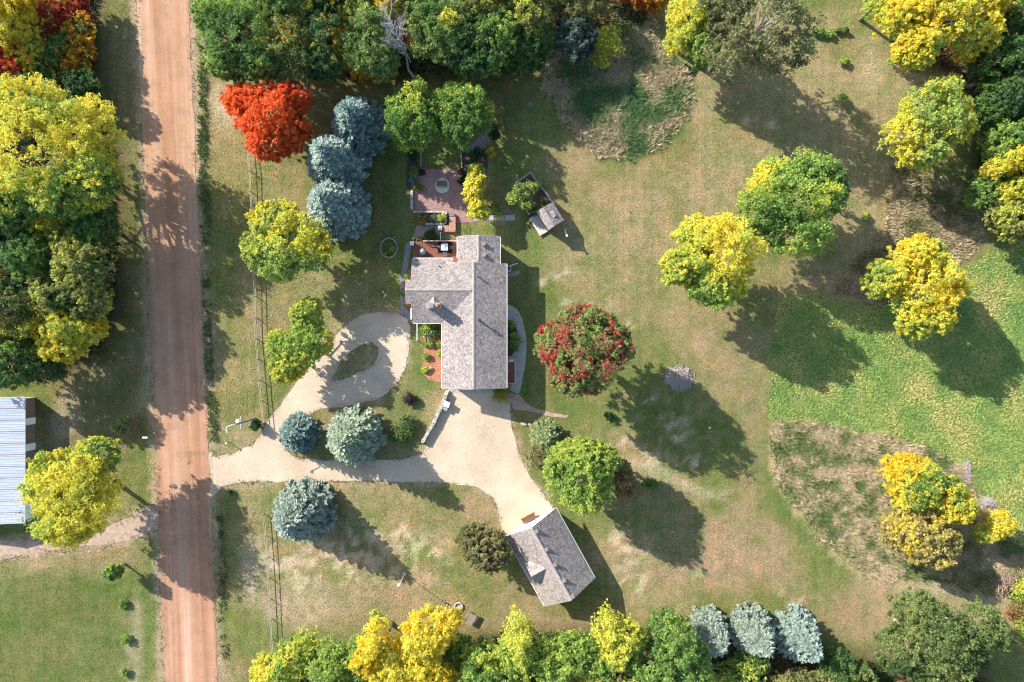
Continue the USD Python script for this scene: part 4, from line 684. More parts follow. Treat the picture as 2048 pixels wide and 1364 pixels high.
lowwall('garden_wall', 'thin edging wall west of the shaded lawn strip', [(841, 300), (842, 334)], .2, .16, [STONES[1]] * 3); lowwall('garden_wall', 'thin edging wall east of the shaded lawn strip', [(922, 304), (924, 336)], .2, .16, [STONES[1]] * 3)
lowwall('stone_ring', 'low oval ring of stones round the flower bed on the west lawn', [(778 + 16.5 * math.cos(a), 496 + 19.5 * math.sin(a)) for a in np.linspace(0, 2 * np.pi, 40)], .18, .18, [STONES[1], STONES[2], STONES[1]])
PB = P(1000, 436)
for i, (a, b) in enumerate([(969, 988), (989.2, 1009.5), (1010.7, 1029.5), (948, 967.5)]):
    mb = MB(); p0, p1 = P(a, 430.5), P(b, 441); mb.box(((p0[0] + p1[0]) / 2, (p0[1] + p1[1]) / 2, .05), (p1[0] - p0[0] - .02, p0[1] - p1[1], .09)); sl_ = obj('paving_slab', mb, CONCRETE, None, ['pale concrete slab third from the east end of the row', 'pale concrete slab second from the east end of the row', 'pale concrete slab at the east end of the row', 'pale concrete slab under the yellow shrub'][i], 'paving slab', 'concrete slabs in a row east of the patio')
TERRA = plain('terracotta_boards', (.42, .22, .165), .8, .15, 3, .15)
stp = thing('garden_steps', 'terracotta coloured L-shaped steps between patio and house', 'steps', P(900, 452))
for nm, (a, b, c, d_), z0, z1 in [('landing', (898, 433.5, 911, 464), 0, .55), ('tread', (886.5, 450.5, 897.6, 463.5), 0, .42), ('riser', (897.6, 450.5, 898.6, 463.5), 0, .50)]:
    p0, p1 = P(a, b, z1), P(c, d_, z1); mb = MB(); mb.box(((p0[0] + p1[0]) / 2, (p0[1] + p1[1]) / 2, (z0 + z1) / 2), (p1[0] - p0[0], p0[1] - p1[1], z1 - z0)); obj(nm, mb, TERRA if nm != 'riser' else BROWNWOOD, stp)
for (u, v) in [(911.5, 434), (911.5, 449), (911.5, 463.5), (899, 464), (887, 464)]: mb = MB(); mb.tube([P(u, v), P(u, v) + [0, 0, 1.4]], .025, 5); obj('rail_post', mb, DARKMETAL, stp)
for a, b in (((911.5, 434), (911.5, 463.5)), ((911.5, 463.5), (887, 464))): mb = MB(); mb.beam(P(*a, 1.4), P(*b, 1.4), .05, .04); obj('hand_rail', mb, DARKMETAL, stp)
q = P(904, 430.5); cb = thing('planter_box', 'dark grey box at the top of the terracotta steps', 'box', q); mb = MB(); mb.box(q + [0, 0, .26], (.72, .42, .5)); obj('body', mb, plain('slate_box', (.13, .14, .16), .7, .1), cb); mb = MB(); mb.box(q + [0, 0, .53], (.76, .46, .05)); obj('lid', mb, plain('slate_lid', (.18, .19, .21), .7, .1), cb)
q = P(881, 457.5); pd = thing('white_pedestal', 'square white block west of the terracotta steps', 'pedestal', q); mb = MB(); mb.box(q + [0, 0, .3], (.5, .5, .6)); obj('shaft', mb, CONCRETE, pd); mb = MB(); mb.box(q + [0, 0, .63], (.58, .6, .07)); obj('cap', mb, WHITE, pd)
ps = thing('white_post_rail', 'thin white rail between the white block and the deck', 'railing', P(881, 473)); mb = MB(); mb.beam(P(881, 464, .9), P(881, 481, .9), .08, .06); obj('rail', mb, WHITE, ps)
for v in (465, 480): mb = MB(); mb.beam(P(881, v), P(881, v, .88), .06, .06); obj('post', mb, WHITE, ps)
for i, (u, v, s) in enumerate([(766, 584, .34), (771, 590, .42), (769, 593, .3)]): q = P(u, v); obj('boulder', stone(q + [0, 0, s * .35], (s, s * .8, s * .8), rg, STONES), STONES[0], None, ['northernmost of three small pale boulders on the west lawn', 'largest of three small pale boulders on the west lawn', 'southernmost of three small pale boulders on the west lawn'][i], 'boulder', 'small pale boulders on the west lawn')
q = P(874, 441, .3); obj('boulder', stone(q + [0, 0, .2], (.5, .38, .4), rg, STONES), WHITE, None, 'white rock among flowers in the planter by the patio', 'boulder')
q = P(861.5, 736.5, .05); obj('boulder', stone(q + [0, 0, .18], (.62, .55, .5), rg, STONES), STONES[1], None, 'grey boulder in the red mulch bed', 'boulder')
q = P(1048, 848); obj('boulder', stone(q + [0, 0, .08], (1.1, .5, .35), rg, STONES), STONES[2], None, 'flat tan rock on grass east of the driveway', 'boulder')
q = P(1060, 849); obj('boulder', stone(q + [0, 0, .1], (.7, .35, .3), rg, STONES), STONES[2], None, 'small tan rock beside the green-topped conifer', 'boulder')
for i, (u, v, s) in enumerate([(1378, 142, 1.1), (1386, 138, .8)]): q = P(u, v); obj('boulder', stone(q + [0, 0, s * .25], (s, s * .8, s * .7), rg, STONES), plain('pink_rock_%s' % 'ab'[i], (.30, .23, .20), .9, .3), None, ['larger pinkish rock at the edge of the brambles by the pine', 'smaller pinkish rock at the edge of the brambles by the pine'][i], 'boulder', 'pinkish rocks by the brambles')
q = P(1418, 855); vp = thing('pipe_cap', 'small pale blue pipe cap standing alone in the maple shade', 'pipe', q); mb = MB(); mb.tube([q, q + [0, 0, .4]], .09, 8); obj('pipe', mb, WHITE, vp); mb = MB(); mb.tube([q + [0, 0, .4], q + [0, 0, .48]], .15, 8); obj('cap', mb, plain('pale_blue', (.55, .72, .82), .5, .05), vp)
q = P(1060, 211); kp = thing('lawn_ornament', 'small bright blue ornament in the grass near the brambles', 'ornament', q); mb = MB(); mb.tube([q, q + [0, 0, .5]], .02, 5); obj('stick', mb, GREYMETAL, kp)
mb = MB()
for a in range(5): t = a * 1.2566; mb.add([q + [0, 0, .5], q + [.34 * math.cos(t), .34 * math.sin(t), .52], q + [.30 * math.cos(t + .6), .30 * math.sin(t + .6), .58]], [[0, 1, 2]]); mb.add([q + [0, 0, .5], q + [.34 * math.cos(t), .34 * math.sin(t), .52], q + [.30 * math.cos(t + .6), .30 * math.sin(t + .6), .58]], [[0, 2, 1]])
obj('blades', mb, plain('turquoise_plastic', (.05, .45, .55), .4, .05), kp)
# ------------------------------------------------------------------ trees, each a thing of its own
WW, NW, EW, SW = 'trees of the west wood', 'trees of the north wood', 'trees of the east wood', 'trees of the south wood'
# west of the road
tree('maple_tree', 'bright golden tree at the top left corner, west of the road', [(15, 40, 62, 55), (40, 15, 40, 40), (-40, 20, 60, 60)], 10, 'gold', WW)
tree('maple_tree', 'dark red and orange tree in the top left beside the golden one', [(105, 30, 56, 50), (145, 10, 40, 40)], 5, [CRIM, CRIM * 1.3, ORG * .7, OLV], WW, trange=1.3)
tree('maple_tree', 'orange, red and green mixed tree north of the huge yellow-green ash', [(145, 100, 46, 48), (120, 130, 46, 42), (158, 60, 34, 38)], 5, [GRN, ORG * .8, GOLD, CRIM], WW, trange=1.5)
tree('maple_tree', 'yellow-orange small tree among dark reds at the upper left', [(60, 110, 38, 40)], 6, 'orange', WW)
tree('maple_tree', 'deep red tree at the left edge under the golden one', [(15, 130, 55, 50), (-30, 120, 50, 50)], 5.5, [CRIM, CRIM * 1.4, RED * .7, GRN], WW)
tree('broadleaf_tree', 'dark green tree squeezed between the mixed red tree and the huge ash', [(168, 175, 38, 36), (60, 175, 50, 30)], 5.5, 'dark', WW)
tree('ash_tree', 'huge spreading yellow-green ash west of the road', [(95, 300, 118, 120), (170, 260, 70, 70), (60, 210, 70, 60), (190, 350, 55, 60), (40, 390, 80, 60), (130, 400, 60, 45)], 15.5, 'yg_tree', WW, bark=PALEBARK, limb_n=22, tscale=.20, trange=1.1, tbias=.10)
tree('broadleaf_tree', 'small olive-yellow tree right below the huge ash', [(125, 462, 52, 30), (150, 470, 30, 22)], 9, 'yellowgreen', WW, tbias=.1)
tree('broadleaf_tree', 'dark green tree at the left edge south of the huge ash', [(25, 450, 60, 60), (-40, 430, 60, 80)], 12, 'dark', WW)
tree('broadleaf_tree', 'dark green tree by the road verge south of the huge ash', [(195, 455, 40, 55)], 9, 'dark', WW)
tree('broadleaf_tree', 'mid green narrow tree in the middle of the west wood', [(75, 520, 42, 50)], 12, 'green', WW)
tree('broadleaf_tree', 'olive green tree of the west wood nearest the road', [(175, 540, 55, 55), (150, 500, 40, 35)], 11, 'olive', WW)
tree('broadleaf_tree', 'pale olive tree above the small bright yellow maple', [(130, 590, 55, 45), (185, 600, 40, 45)], 11, 'olive', WW, tbias=.12)
tree('broadleaf_tree', 'orange-flecked olive tree at the left edge of the west wood', [(40, 620, 60, 65), (-30, 600, 60, 90)], 12, [DGRN, OLV, OLV, YEL, GOLD], WW, trange=1.2)
tree('maple_tree', 'small bright yellow maple at the south end of the west wood', [(152, 655, 50, 40), (130, 690, 45, 38), (185, 660, 28, 28)], 10, 'yellow', WW, tbias=.05)
tree('broadleaf_tree', 'green tree at the left edge just north of the metal barn', [(25, 725, 60, 55), (-30, 720, 50, 60)], 11, 'green', WW)
tree('broadleaf_tree', 'dark green understory tree south of the olive trees', [(95, 740, 40, 25), (95, 640, 40, 60)], 8, 'dark', WW)
tree('ash_tree', 'round yellow and green ash beside the metal barn', [(155, 985, 92, 98), (195, 915, 45, 45), (110, 960, 55, 60), (140, 1050, 60, 32), (165, 980, 60, 62), (130, 1000, 50, 55)], 13.5, 'yg_tree', tbias=.24, tscale=.22, trange=1.3)
bush('sapling', 'grey-green bushy sapling on the dark verge north of the mailbox', 244, 850, 20, 2.6, [GRN, OLV, (.20, .25, .16)], leaf=.13, n=16)
tree('young_tree', 'young green tree alone in the southwest field', [(229, 1141, 17, 16)], 4.5, 'lime', leaf=.14, limb_n=4)
for i, (u, v, r, l) in enumerate([(245, 1208, 9, 'dark green weed clump north of two others in the southwest field'), (252, 1278, 10, 'dark green weed clump in the middle of the southwest field edge'), (250, 1345, 9, 'pale green weed clump at the bottom of the southwest field edge'), (224, 725, 8, 'small dark weed clump on the shaded verge east of the yellow maple')]): bush('weed_clump', l, u, v, r, .8, 'green' if i != 2 else 'lime', 'weed clumps in the southwest field' if i < 3 else None, 'weed', .1, 9)
# north wood
tree('broadleaf_tree', 'large mid green tree at the northwest corner of the north wood by the road', [(485, 85, 78, 75), (440, 40, 50, 45), (520, 130, 48, 40), (460, 130, 40, 35)], 13, 'green', NW, limb_n=14, sparse=.05)
tree('broadleaf_tree', 'olive green tree behind the fiery red maple', [(590, 100, 60, 70), (570, 50, 45, 50)], 11, [DGRN, GRN, OLV, OLV, GOLD], NW, trange=1.2)
tree('broadleaf_tree', 'dark green tree in the deep gap west of the tall willows', [(655, 60, 50, 70), (650, 130, 40, 35)], 11, [DGRN, DGRN, GRN, OLV, GOLD], NW, trange=1.3)
tree('broadleaf_tree', 'dark tree at the top edge, third from the road', [(590, -10, 70, 50), (660, -20, 60, 40)], 13, 'dark', NW)
tree('willow_tree', 'tall pale yellow-green willow at the edge of the north wood', [(735, 90, 58, 72), (720, 40, 45, 45), (765, 120, 35, 40)], 11, 'willow', NW, tbias=.1, limb_n=14)
tree('maple_tree', 'golden tree at the top edge between the two willows', [(785, 10, 36, 32), (760, -30, 50, 40)], 10, 'gold', NW)
tree('maple_tree', 'low golden tree under the tall pale willow', [(700, 95, 32, 34), (725, 140, 26, 20)], 8, 'orange', NW)
tree('willow_tree', 'second pale willow right of the bare grey tree', [(880, 60, 66, 66), (850, 20, 50, 45), (905, 95, 42, 38)], 11, 'willow', NW, tbias=.06, limb_n=14, bark=PALEBARK)
tree('maple_tree', 'small yellow tree between second willow and the bare tree', [(902, 62, 24, 24)], 11.5, 'yellow', NW)
tree('broadleaf_tree', 'mid green tree right of the second willow', [(970, 90, 62, 58), (940, 130, 42, 30), (1000, 60, 40, 40)], 10, 'green', NW)
tree('broadleaf_tree', 'olive green tree at the top edge above the mid green one', [(960, 10, 60, 45), (1030, -10, 60, 50)], 10, 'olive', NW)
tree('broadleaf_tree', 'pale olive tree near the top edge west of the blue juniper', [(1050, 35, 48, 48)], 9, 'olive', NW, tbias=.1)
tree('broadleaf_tree', 'dark green tree between mid green tree and blue juniper', [(1050, 105, 46, 42), (1085, 80, 30, 34)], 7, 'dark', NW)
tree('juniper_tree', 'blue-grey juniper at the western rim of the bramble clearing', [(1150, 78, 40, 50)], 6, 'bluejun', NW, leaf=.15, hb=.1)
tree('broadleaf_tree', 'dark olive tree at the top edge above the blue juniper', [(1160, 5, 60, 40), (1100, -10, 50, 40)], 7, [DGRN, DGRN, OLV, OLV], NW)
bush('shrub', 'yellow-green shrub right beside the blue juniper', 1214, 85, 30, 2.6, 'yellowgreen', leaf=.16, n=22); bush('shrub', 'small yellow-green shrub just south of the blue juniper', 1198, 118, 20, 2.0, [OLV, YG, YG], leaf=.15, n=14)
tree('broadleaf_tree', 'orange-brown tree at the top edge above the bramble clearing', [(1300, -5, 48, 30), (1250, -25, 50, 30)], 4.5, [OLV, CRIM, ORG * .7, GOLD], NW)
tree('broadleaf_tree', 'yellow-green tree between the bramble clearing and the big pine', [(1375, 45, 42, 55), (1365, 85, 36, 30)], 11, 'yellowgreen', NW, tbias=.02)
tree('broadleaf_tree', 'mid green tree tucked against the west flank of the big pine', [(1405, 105, 34, 40), (1420, 30, 40, 50)], 10, 'green', NW)
tree('pine_tree', 'big shaggy olive-grey pine with bare limbs south of the top edge', [(1525, 60, 95, 88), (1460, 100, 50, 55), (1560, 110, 62, 48), (1440, 20, 50, 50)], 17.5, 'pine', NW, leaf=.15, sparse=.30, limb_n=60, bark=PALEBARK, bl=.15, trange=1.3, hb=.12)
def bare_tree(name, label, u, v, h, lean, seed, group=None, spread=.55, n=6, lv=4, fat=1.0):
    rng = np.random.default_rng(seed); b = P(u, v); t = thing(name, label, 'tree', b, group); tr, br = MB(), MB()
    def grow(p, d, L, r, k, mb):
        m = p + d * L * .5 + rng.normal(0, .05 * L, 3); e = p + d * L + rng.normal(0, .06 * L, 3); mb.tube([p, m, e], [r, r * .8, r * .55], 5 if k else 7)
        if k >= lv: return
        for i in range(n if k == 0 else 4): f = rng.uniform(.4, 1.0); grow(p + (e - p) * f, unit(d + rdir(rng, 1)[0] * (spread + .25 * k) + [0, 0, .12]), L * rng.uniform(.42, .66), r * .5, k + 1, br)
    d = unit(np.array([lean[0], lean[1], 1.0])); grow(b, d, h * .55, .015 * h * fat, 0, tr); obj('trunk', tr, PALEBARK, t); obj('branches', br, PALEBARK, t)
GREYB = plain('silver_bark', (.40, .385, .375), .9, .2, 5, .2)
PALEBARK = GREYB
bare_tree('dead_tree', 'bare silver-grey dead tree leaning out over the shaded lawn by the willows', 836, 166, 13.5, (-.14, .26), 5, fat=1.0); bare_tree('dead_tree', 'bare pale branches of a dead tree inside the second willow', 900, 92, 11.5, (-.05, .05), 8, spread=.7)
# garden trees
tree('maple_tree', 'fiery orange-red maple at the north end of the rail fence', [(545, 232, 66, 62), (495, 205, 44, 34), (590, 200, 34, 34), (540, 290, 42, 36), (575, 265, 46, 36)], 11, 'red', leaf=.14, hb=.12)
tree('linden_tree', 'western of two round green lindens above the brick patio', [(828, 232, 57, 68)], 9, 'linden', 'two round lindens by the patio', leaf=.14, dens=1.25, tbias=-.04, hb=.1); tree('linden_tree', 'eastern of two round green lindens above the brick patio', [(924, 232, 57, 66)], 9, 'linden', 'two round lindens by the patio', leaf=.14, dens=1.25, tbias=-.10, hb=.1)
tree('honey_locust', 'airy yellow-green locust standing over the rail fence', [(580, 485, 78, 62), (530, 500, 45, 42), (625, 500, 50, 42), (555, 440, 50, 40), (560, 540, 40, 25)], 10.5, 'pale_lime', leaf=.14, sparse=.22, limb_n=26, bark=PALEBARK, tbias=.08, hb=.3)
tree('mountain_ash', 'yellow-green mountain ash leaning over the driveway loop', [(595, 700, 50, 44), (575, 735, 38, 30), (615, 630, 34, 36), (640, 685, 28, 30), (615, 660, 34, 30), (560, 685, 26, 26)], 7.5, [LIME, LIME, YG, YG, YEL, GOLD], leaf=.13, sparse=.2, limb_n=14, trange=1.5)
tree('small_tree', 'narrow yellow ornamental tree on the east side of the patio', [(951, 364, 20, 20), (951, 342, 15, 14), (947, 388, 21, 20), (955, 412, 21, 18), (960, 430, 24, 9)], 5, 'yg_tree', leaf=.14, limb_n=10, tbias=.12, hb=.1)
tree('apple_tree', 'small leafy tree inside the wire-fenced vegetable bed', [(1044, 388, 22, 20), (1028, 395, 16, 14), (1060, 378, 18, 12), (1052, 408, 14, 12)], 4.4, [GRN, OLV, LIME, YG, TANL], leaf=.12, limb_n=8, sparse=.1, trange=1.2, tbias=.08)
tree('maple_tree', 'large red and green maple on the lawn east of the house', [(1170, 700, 84, 78), (1110, 690, 40, 46), (1215, 690, 48, 52), (1165, 640, 60, 30), (1160, 755, 58, 36)], 16, 'redgreen', leaf=.14, dens=1.05, trange=1.5, tscale=.5, tbias=.20)
tree('maple_tree', 'bright yellow round maple in the middle of the east lawn', [(1432, 510, 82, 78), (1355, 530, 32, 40), (1430, 575, 55, 40), (1400, 470, 50, 40)], 15.5, 'yellow', leaf=.14, dens=1.05, tbias=-.02, tscale=.17, base=(1384, 530))
tree('maple_tree', 'green maple with one golden bough beside the yellow maple', [(1590, 400, 92, 86), (1520, 420, 52, 60), (1650, 380, 45, 50), (1600, 470, 66, 48), (1550, 355, 48, 40), (1625, 345, 48, 38)], 13.5, [GRN, LIME, LIME, LIME, YG, YEL], leaf=.14, dens=1.05, trange=1.4, tscale=.17, bl=.12)
tree('ash_tree', 'sparse yellow ash standing at the top of the green meadow', [(1835, 570, 72, 74), (1770, 560, 40, 40), (1890, 570, 40, 44), (1830, 510, 52, 36), (1845, 635, 55, 40)], 12.5, 'yellow', leaf=.14, sparse=.18, limb_n=30, bark=PALEBARK, tbias=-.03)
tree('broadleaf_tree', 'pale green thin-leaved tree at the edge of the east wood', [(1855, 235, 70, 66), (1810, 270, 46, 40), (1900, 250, 48, 44), (1880, 180, 36, 30), (1840, 310, 50, 28)], 12, 'pale_lime', leaf=.14, sparse=.32, limb_n=34, bark=PALEBARK, hb=.15)
tree('maple_tree', 'brilliant golden maple filling the upper right', [(1865, 40, 72, 60), (1830, 100, 42, 40), (1800, 40, 42, 36), (1945, 70, 46, 44), (1955, 15, 50, 40), (1900, -20, 80, 40), (1850, 20, 40, 40)], 15, [LIME, YEL, YEL, GOLD], EW, leaf=.14, dens=.95, trange=1.3, tbias=.1)
tree('maple_tree', 'yellow-green small tree at the top edge left of the golden maple', [(1755, 12, 30, 32), (1775, -15, 36, 30)], 10, 'yellow', EW, tbias=-.12)
# east wood
tree('broadleaf_tree', 'dark green tree right below the golden maple', [(1985, 125, 48, 50), (2020, 150, 50, 46)], 11, 'dark', EW)
tree('broadleaf_tree', 'dark green tree at the upper right edge', [(2035, 60, 48, 60), (2080, 90, 60, 70)], 12, [DGRN, DGRN, GRN, GRN, GOLD], EW, trange=1.2)
tree('broadleaf_tree', 'dark green tree right of the pale thin-leaved one', [(1990, 210, 45, 48), (2040, 230, 46, 50)], 11, 'dark', EW)
tree('broadleaf_tree', 'muted green tree at the right edge above the yellow patch', [(2010, 285, 50, 40), (2060, 280, 50, 50)], 11, 'green', EW)
tree('maple_tree', 'slanting bright yellow tree at the right edge of the east wood', [(2010, 325, 40, 26), (2040, 305, 36, 26), (1985, 340, 24, 20)], 11, 'yellow', EW, tbias=.08)
tree('broadleaf_tree', 'yellow-tipped green tree below the slanting yellow one', [(2030, 385, 44, 30), (2060, 380, 40, 40)], 10, 'yellowgreen', EW)
tree('broadleaf_tree', 'green bushy tree at the inner rim of the east wood', [(1965, 385, 36, 36), (1990, 360, 30, 26)], 7, 'green', EW)
tree('broadleaf_tree', 'olive-yellow tree at the southern tip of the east wood', [(2025, 440, 46, 42), (2000, 425, 30, 28), (2060, 450, 40, 40)], 9, 'olive', EW, tbias=.15)
# south-centre and south wood
tree('broadleaf_tree', 'yellow-green round tree between house and askew garage', [(1160, 955, 66, 62), (1120, 930, 36, 36), (1195, 920, 44, 36), (1170, 1000, 46, 24), (1165, 900, 50, 26)], 12.5, [GRN, LIME, (.36, .46, .10), YG], leaf=.14, dens=1.05, tbias=.05)
tree('small_tree', 'tan-tinged small tree hugging the right side of the round tree', [(1247, 965, 24, 32), (1240, 935, 20, 18)], 7, [OLV, OLV, TANL, (.33, .19, .1)], leaf=.14, limb_n=5, sparse=.1)
tree('small_tree', 'brownish small tree left of the yellow-green round tree', [(1078, 912, 28, 26), (1095, 890, 24, 24)], 5.5, 'brownpine', leaf=.12, tbias=.15, limb_n=6)
bush('fern_bush', 'bright green low bush in shade right of the round tree', 1302, 967, 22, .9, [GRN, (.09, .22, .03), LIME], leaf=.14, n=16, rv=7)
tree('pine_tree', 'brown-green shaggy pine on the south lawn beside the askew garage', [(966, 1090, 46, 48), (985, 1110, 36, 34), (945, 1080, 34, 34)], 7.5, 'brownpine', leaf=.13, sparse=.38, limb_n=24, tbias=.05, hb=.08)
S_ = [('broadleaf_tree', 'yellow-green tree at the left end of the south wood', [(590, 1318, 46, 48), (545, 1345, 46, 40), (610, 1290, 30, 30)], 11, 'yg_tree', -.12), ('broadleaf_tree', 'mid green tree second from the left of the south wood', [(665, 1325, 52, 48), (700, 1350, 46, 40), (720, 1300, 30, 26)], 12, [GRN, LIME, (.34, .44, .10)], .1),
      ('poplar_tree', 'yellow slim-topped tree left of the biggest golden tree', [(757, 1265, 22, 42), (745, 1305, 38, 38), (790, 1310, 28, 38)], 13, 'yellow', .02), ('maple_tree', 'biggest golden tree of the south wood near the fire ring', [(858, 1258, 54, 46), (845, 1305, 46, 44), (900, 1240, 28, 28), (800, 1340, 60, 40), (865, 1355, 50, 40)], 13.5, 'gold', -.1),
      ('broadleaf_tree', 'dark green low tree right of the golden tree by the picnic table', [(908, 1312, 32, 40), (930, 1290, 20, 24)], 8, [GRN, LIME], .0), ('broadleaf_tree', 'lime tree at the bottom edge right of the golden tree', [(965, 1320, 40, 46), (1000, 1345, 50, 40), (930, 1355, 40, 30)], 12, [GRN, LIME, YG, YG], .12),
      ('poplar_tree', 'tall lime-yellow tree with a pointed top south of the garage', [(1038, 1262, 28, 40), (1030, 1300, 42, 42)], 13, [LIME, YG, YG, YEL], -.05), ('broadleaf_tree', 'broad green tree at the bottom edge south of the garage', [(1110, 1310, 56, 46), (1080, 1345, 60, 44), (1150, 1300, 46, 42), (1190, 1320, 40, 40)], 12, [GRN, LIME, LIME, YG], .12),
      ('broadleaf_tree', 'yellow-green tree between garage and the dark green oak', [(1208, 1250, 30, 38), (1250, 1270, 42, 38), (1225, 1300, 36, 36)], 12, [LIME, YG, YG, YEL], -.02), ('broadleaf_tree', 'pale yellow leafy tree at the bottom edge below the yellow-green one', [(1180, 1350, 46, 36), (1240, 1350, 46, 34)], 10, [LIME, YG, TANL, YEL], .05),
      ('oak_tree', 'dark green full oak left of the three pale spruces', [(1345, 1280, 48, 52), (1330, 1245, 32, 28), (1310, 1330, 55, 50), (1375, 1320, 46, 46)], 12.5, [GRN, (.17, .29, .08), LIME], .1), ('broadleaf_tree', 'yellow-flecked dark tree at the bottom below the middle spruce', [(1495, 1330, 40, 28), (1450, 1350, 40, 26)], 7, [DGRN, GRN, YG, YEL], .0),
      ('broadleaf_tree', 'brownish olive tree at the bottom below the right spruce', [(1585, 1358, 46, 22), (1640, 1365, 50, 26)], 7, [OLV, OLV, TANL], .0), ('broadleaf_tree', 'dark shaded tree right of the third spruce at the bottom edge', [(1670, 1330, 40, 36), (1715, 1350, 36, 30)], 6, [DGRN, DGRN, GRN, OLV], .0),
      ('juniper_tree', 'large feathery green juniper at the lower right', [(1862, 1262, 78, 70), (1830, 1220, 46, 44), (1800, 1300, 50, 50), (1870, 1330, 70, 46)], 11, 'juniper', .05), ('juniper_tree', 'second feathery juniper right of the large one, with bare limbs', [(1955, 1250, 50, 52), (1925, 1300, 46, 40), (1985, 1275, 28, 28)], 9.5, 'juniper', -.02)]
for n_, l_, lo_, h_, p_, tb_ in S_: tree(n_, l_, lo_, h_, p_, SW, tbias=tb_, leaf=.13 if 'juniper' in n_ else .14, sparse=.15 if 'juniper' in n_ else 0, bark=PALEBARK if 'juniper' in n_ else BARK, limb_n=24 if 'juniper' in n_ else 8, hb=.08 if 'juniper' in n_ else .12, bl=.11 if 'juniper' in n_ else .135)
tree('maple_tree', 'yellow and green tree in the tan grass at the lower right', [(1825, 965, 56, 52), (1875, 985, 42, 40), (1800, 935, 34, 32), (1900, 1010, 40, 36)], 10, [GRN, YG, YEL, GOLD], leaf=.15, trange=1.4, tbias=.08)
tree('maple_tree', 'dull tan-gold tree joined below the yellow and green one', [(1830, 1065, 66, 52), (1795, 1050, 40, 36), (1870, 1080, 44, 42), (1860, 1110, 44, 26)], 9.5, [OLV, TANL, TANL * 1.1, YEL * .9, GOLD], leaf=.15, sparse=.1, limb_n=16)
tree('small_tree', 'small bright yellow tree beside the grey dead branches', [(1988, 1045, 30, 28), (1965, 1065, 28, 18)], 6, 'yellow', tbias=-.02, leaf=.16)
bare_tree('dead_tree', 'fallen-looking grey dead branches between two yellow trees at lower right', 1925, 1022, 5.5, (.3, .0), 12, spread=.8)
bush('shrub', 'red-tinged shrub at the right edge above the lower right junipers', 2035, 1225, 24, 1.6, [OLV, CRIM, LIME], leaf=.14, n=20); bush('shrub', 'green shrub with yellow at the right edge below the brush heap', 2045, 1180, 24, 1.8, 'yellowgreen', leaf=.14, n=18)
bush('shrub', 'low lime shrub at the right edge beside the junipers', 2044, 1265, 26, 2.0, [GRN, LIME, YG], leaf=.14, n=20)
# spruces
spruce('blue_spruce', 'dark blue spruce, northernmost of the three in a row by the lawn', 717, 252, 57, 11, 'dusk', 'three big blue spruces west of the patio', 1, rpv=63); spruce('blue_spruce', 'pale blue spruce in the middle of the row of three', 672, 326, 60, 12, 'blue', 'three big blue spruces west of the patio', 2); spruce('blue_spruce', 'pale blue spruce, southernmost of the three in a row', 673, 414, 62, 12, 'blue', 'three big blue spruces west of the patio', 3)
spruce('blue_spruce', 'small round blue spruce on the island by the driveway entrance', 596, 867, 40, 7, 'dusk', None, 4); spruce('blue_spruce', 'grey-green bushy spruce between driveway and stone wall', 706, 874, 57, 10.5, 'grey', None, 5, rpv=62)
spruce('blue_spruce', 'pale grey spruce at the north end of the south fence', 603, 1025, 62, 10.5, 'pale', None, 6); spruce('spruce_tree', 'green-topped small conifer east of the driveway', 1090, 872, 32, 6, 'olive', None, 7)
spruce('blue_spruce', 'pale slender spruce, left of three at the bottom edge', 1420, 1262, 37, 8, 'pale', 'three pale spruces at the bottom edge', 8, rpv=48, cone=.6); spruce('blue_spruce', 'pale blue spruce, middle of three at the bottom edge', 1506, 1264, 45, 8.5, 'pale', 'three pale spruces at the bottom edge', 9, rpv=50); spruce('blue_spruce', 'bluest spruce, right of three at the bottom edge', 1597, 1272, 46, 8.5, 'blue', 'three pale spruces at the bottom edge', 10, rpv=54)
# ------------------------------------------------------------------ shrubs, flowers
DG2 = [(.03, .075, .03), (.05, .12, .045), (.09, .17, .06)]
bush('conical_shrub', 'small green spruce bush at the foot of the power pole', 511, 851, 11, 1.7, DG2, None, 'shrub', .12, 16)
bush('cloud_pruned_shrub', 'yellow-green cloud-pruned ball tree at the house corner', 1005, 784, 19, 2.6, [(.15, .17, .03), (.28, .30, .05), (.36, .36, .06)], None, 'shrub', .085, 10, 26, subs=9, blob=.44)
bush('arborvitae', 'dark green egg-shaped arborvitae east of the flagstone path', 991, 263, 13, 3.2, DG2, None, 'shrub', .1, 16, rv=21); bush('arborvitae', 'group of dark green globe shrubs north of the yellow patio tree', 952, 311, 20, 2.4, DG2, None, 'shrub', .1, 18, rv=16)
bush('shrub', 'orange-green shrub beside the dark globe shrubs', 982, 303, 13, 1.4, [GRN, OLV, GOLD], leaf=.11); bush('shrub', 'dark green hedge shrub west of the shaded lawn strip', 825, 308, 9, 1.4, DG2, leaf=.1, rv=17)
bush('shrub', 'dark green shrub between lower path and deck', 863, 471, 12, 1.3, DG2, leaf=.1, n=16); bush('shrub', 'green shrub at the east tip of the patio bed', 993, 421, 13, 1.3, 'green', leaf=.11)
bush('flowering_shrub', 'white-flowered hydrangea in the mulch bed by the house wing', 863, 664, 15, 1.3, 'green', leaf=.11, n=18, flowers=((.72, .70, .52), 60, .09)); bush('shrub', 'yellow-green shrub north of the white hydrangea', 862, 651, 12, 1.1, 'yellowgreen', leaf=.1); bush('shrub', 'bright green shrub at the west corner of the hydrangea', 850, 658, 10, .9, 'lime', leaf=.1)
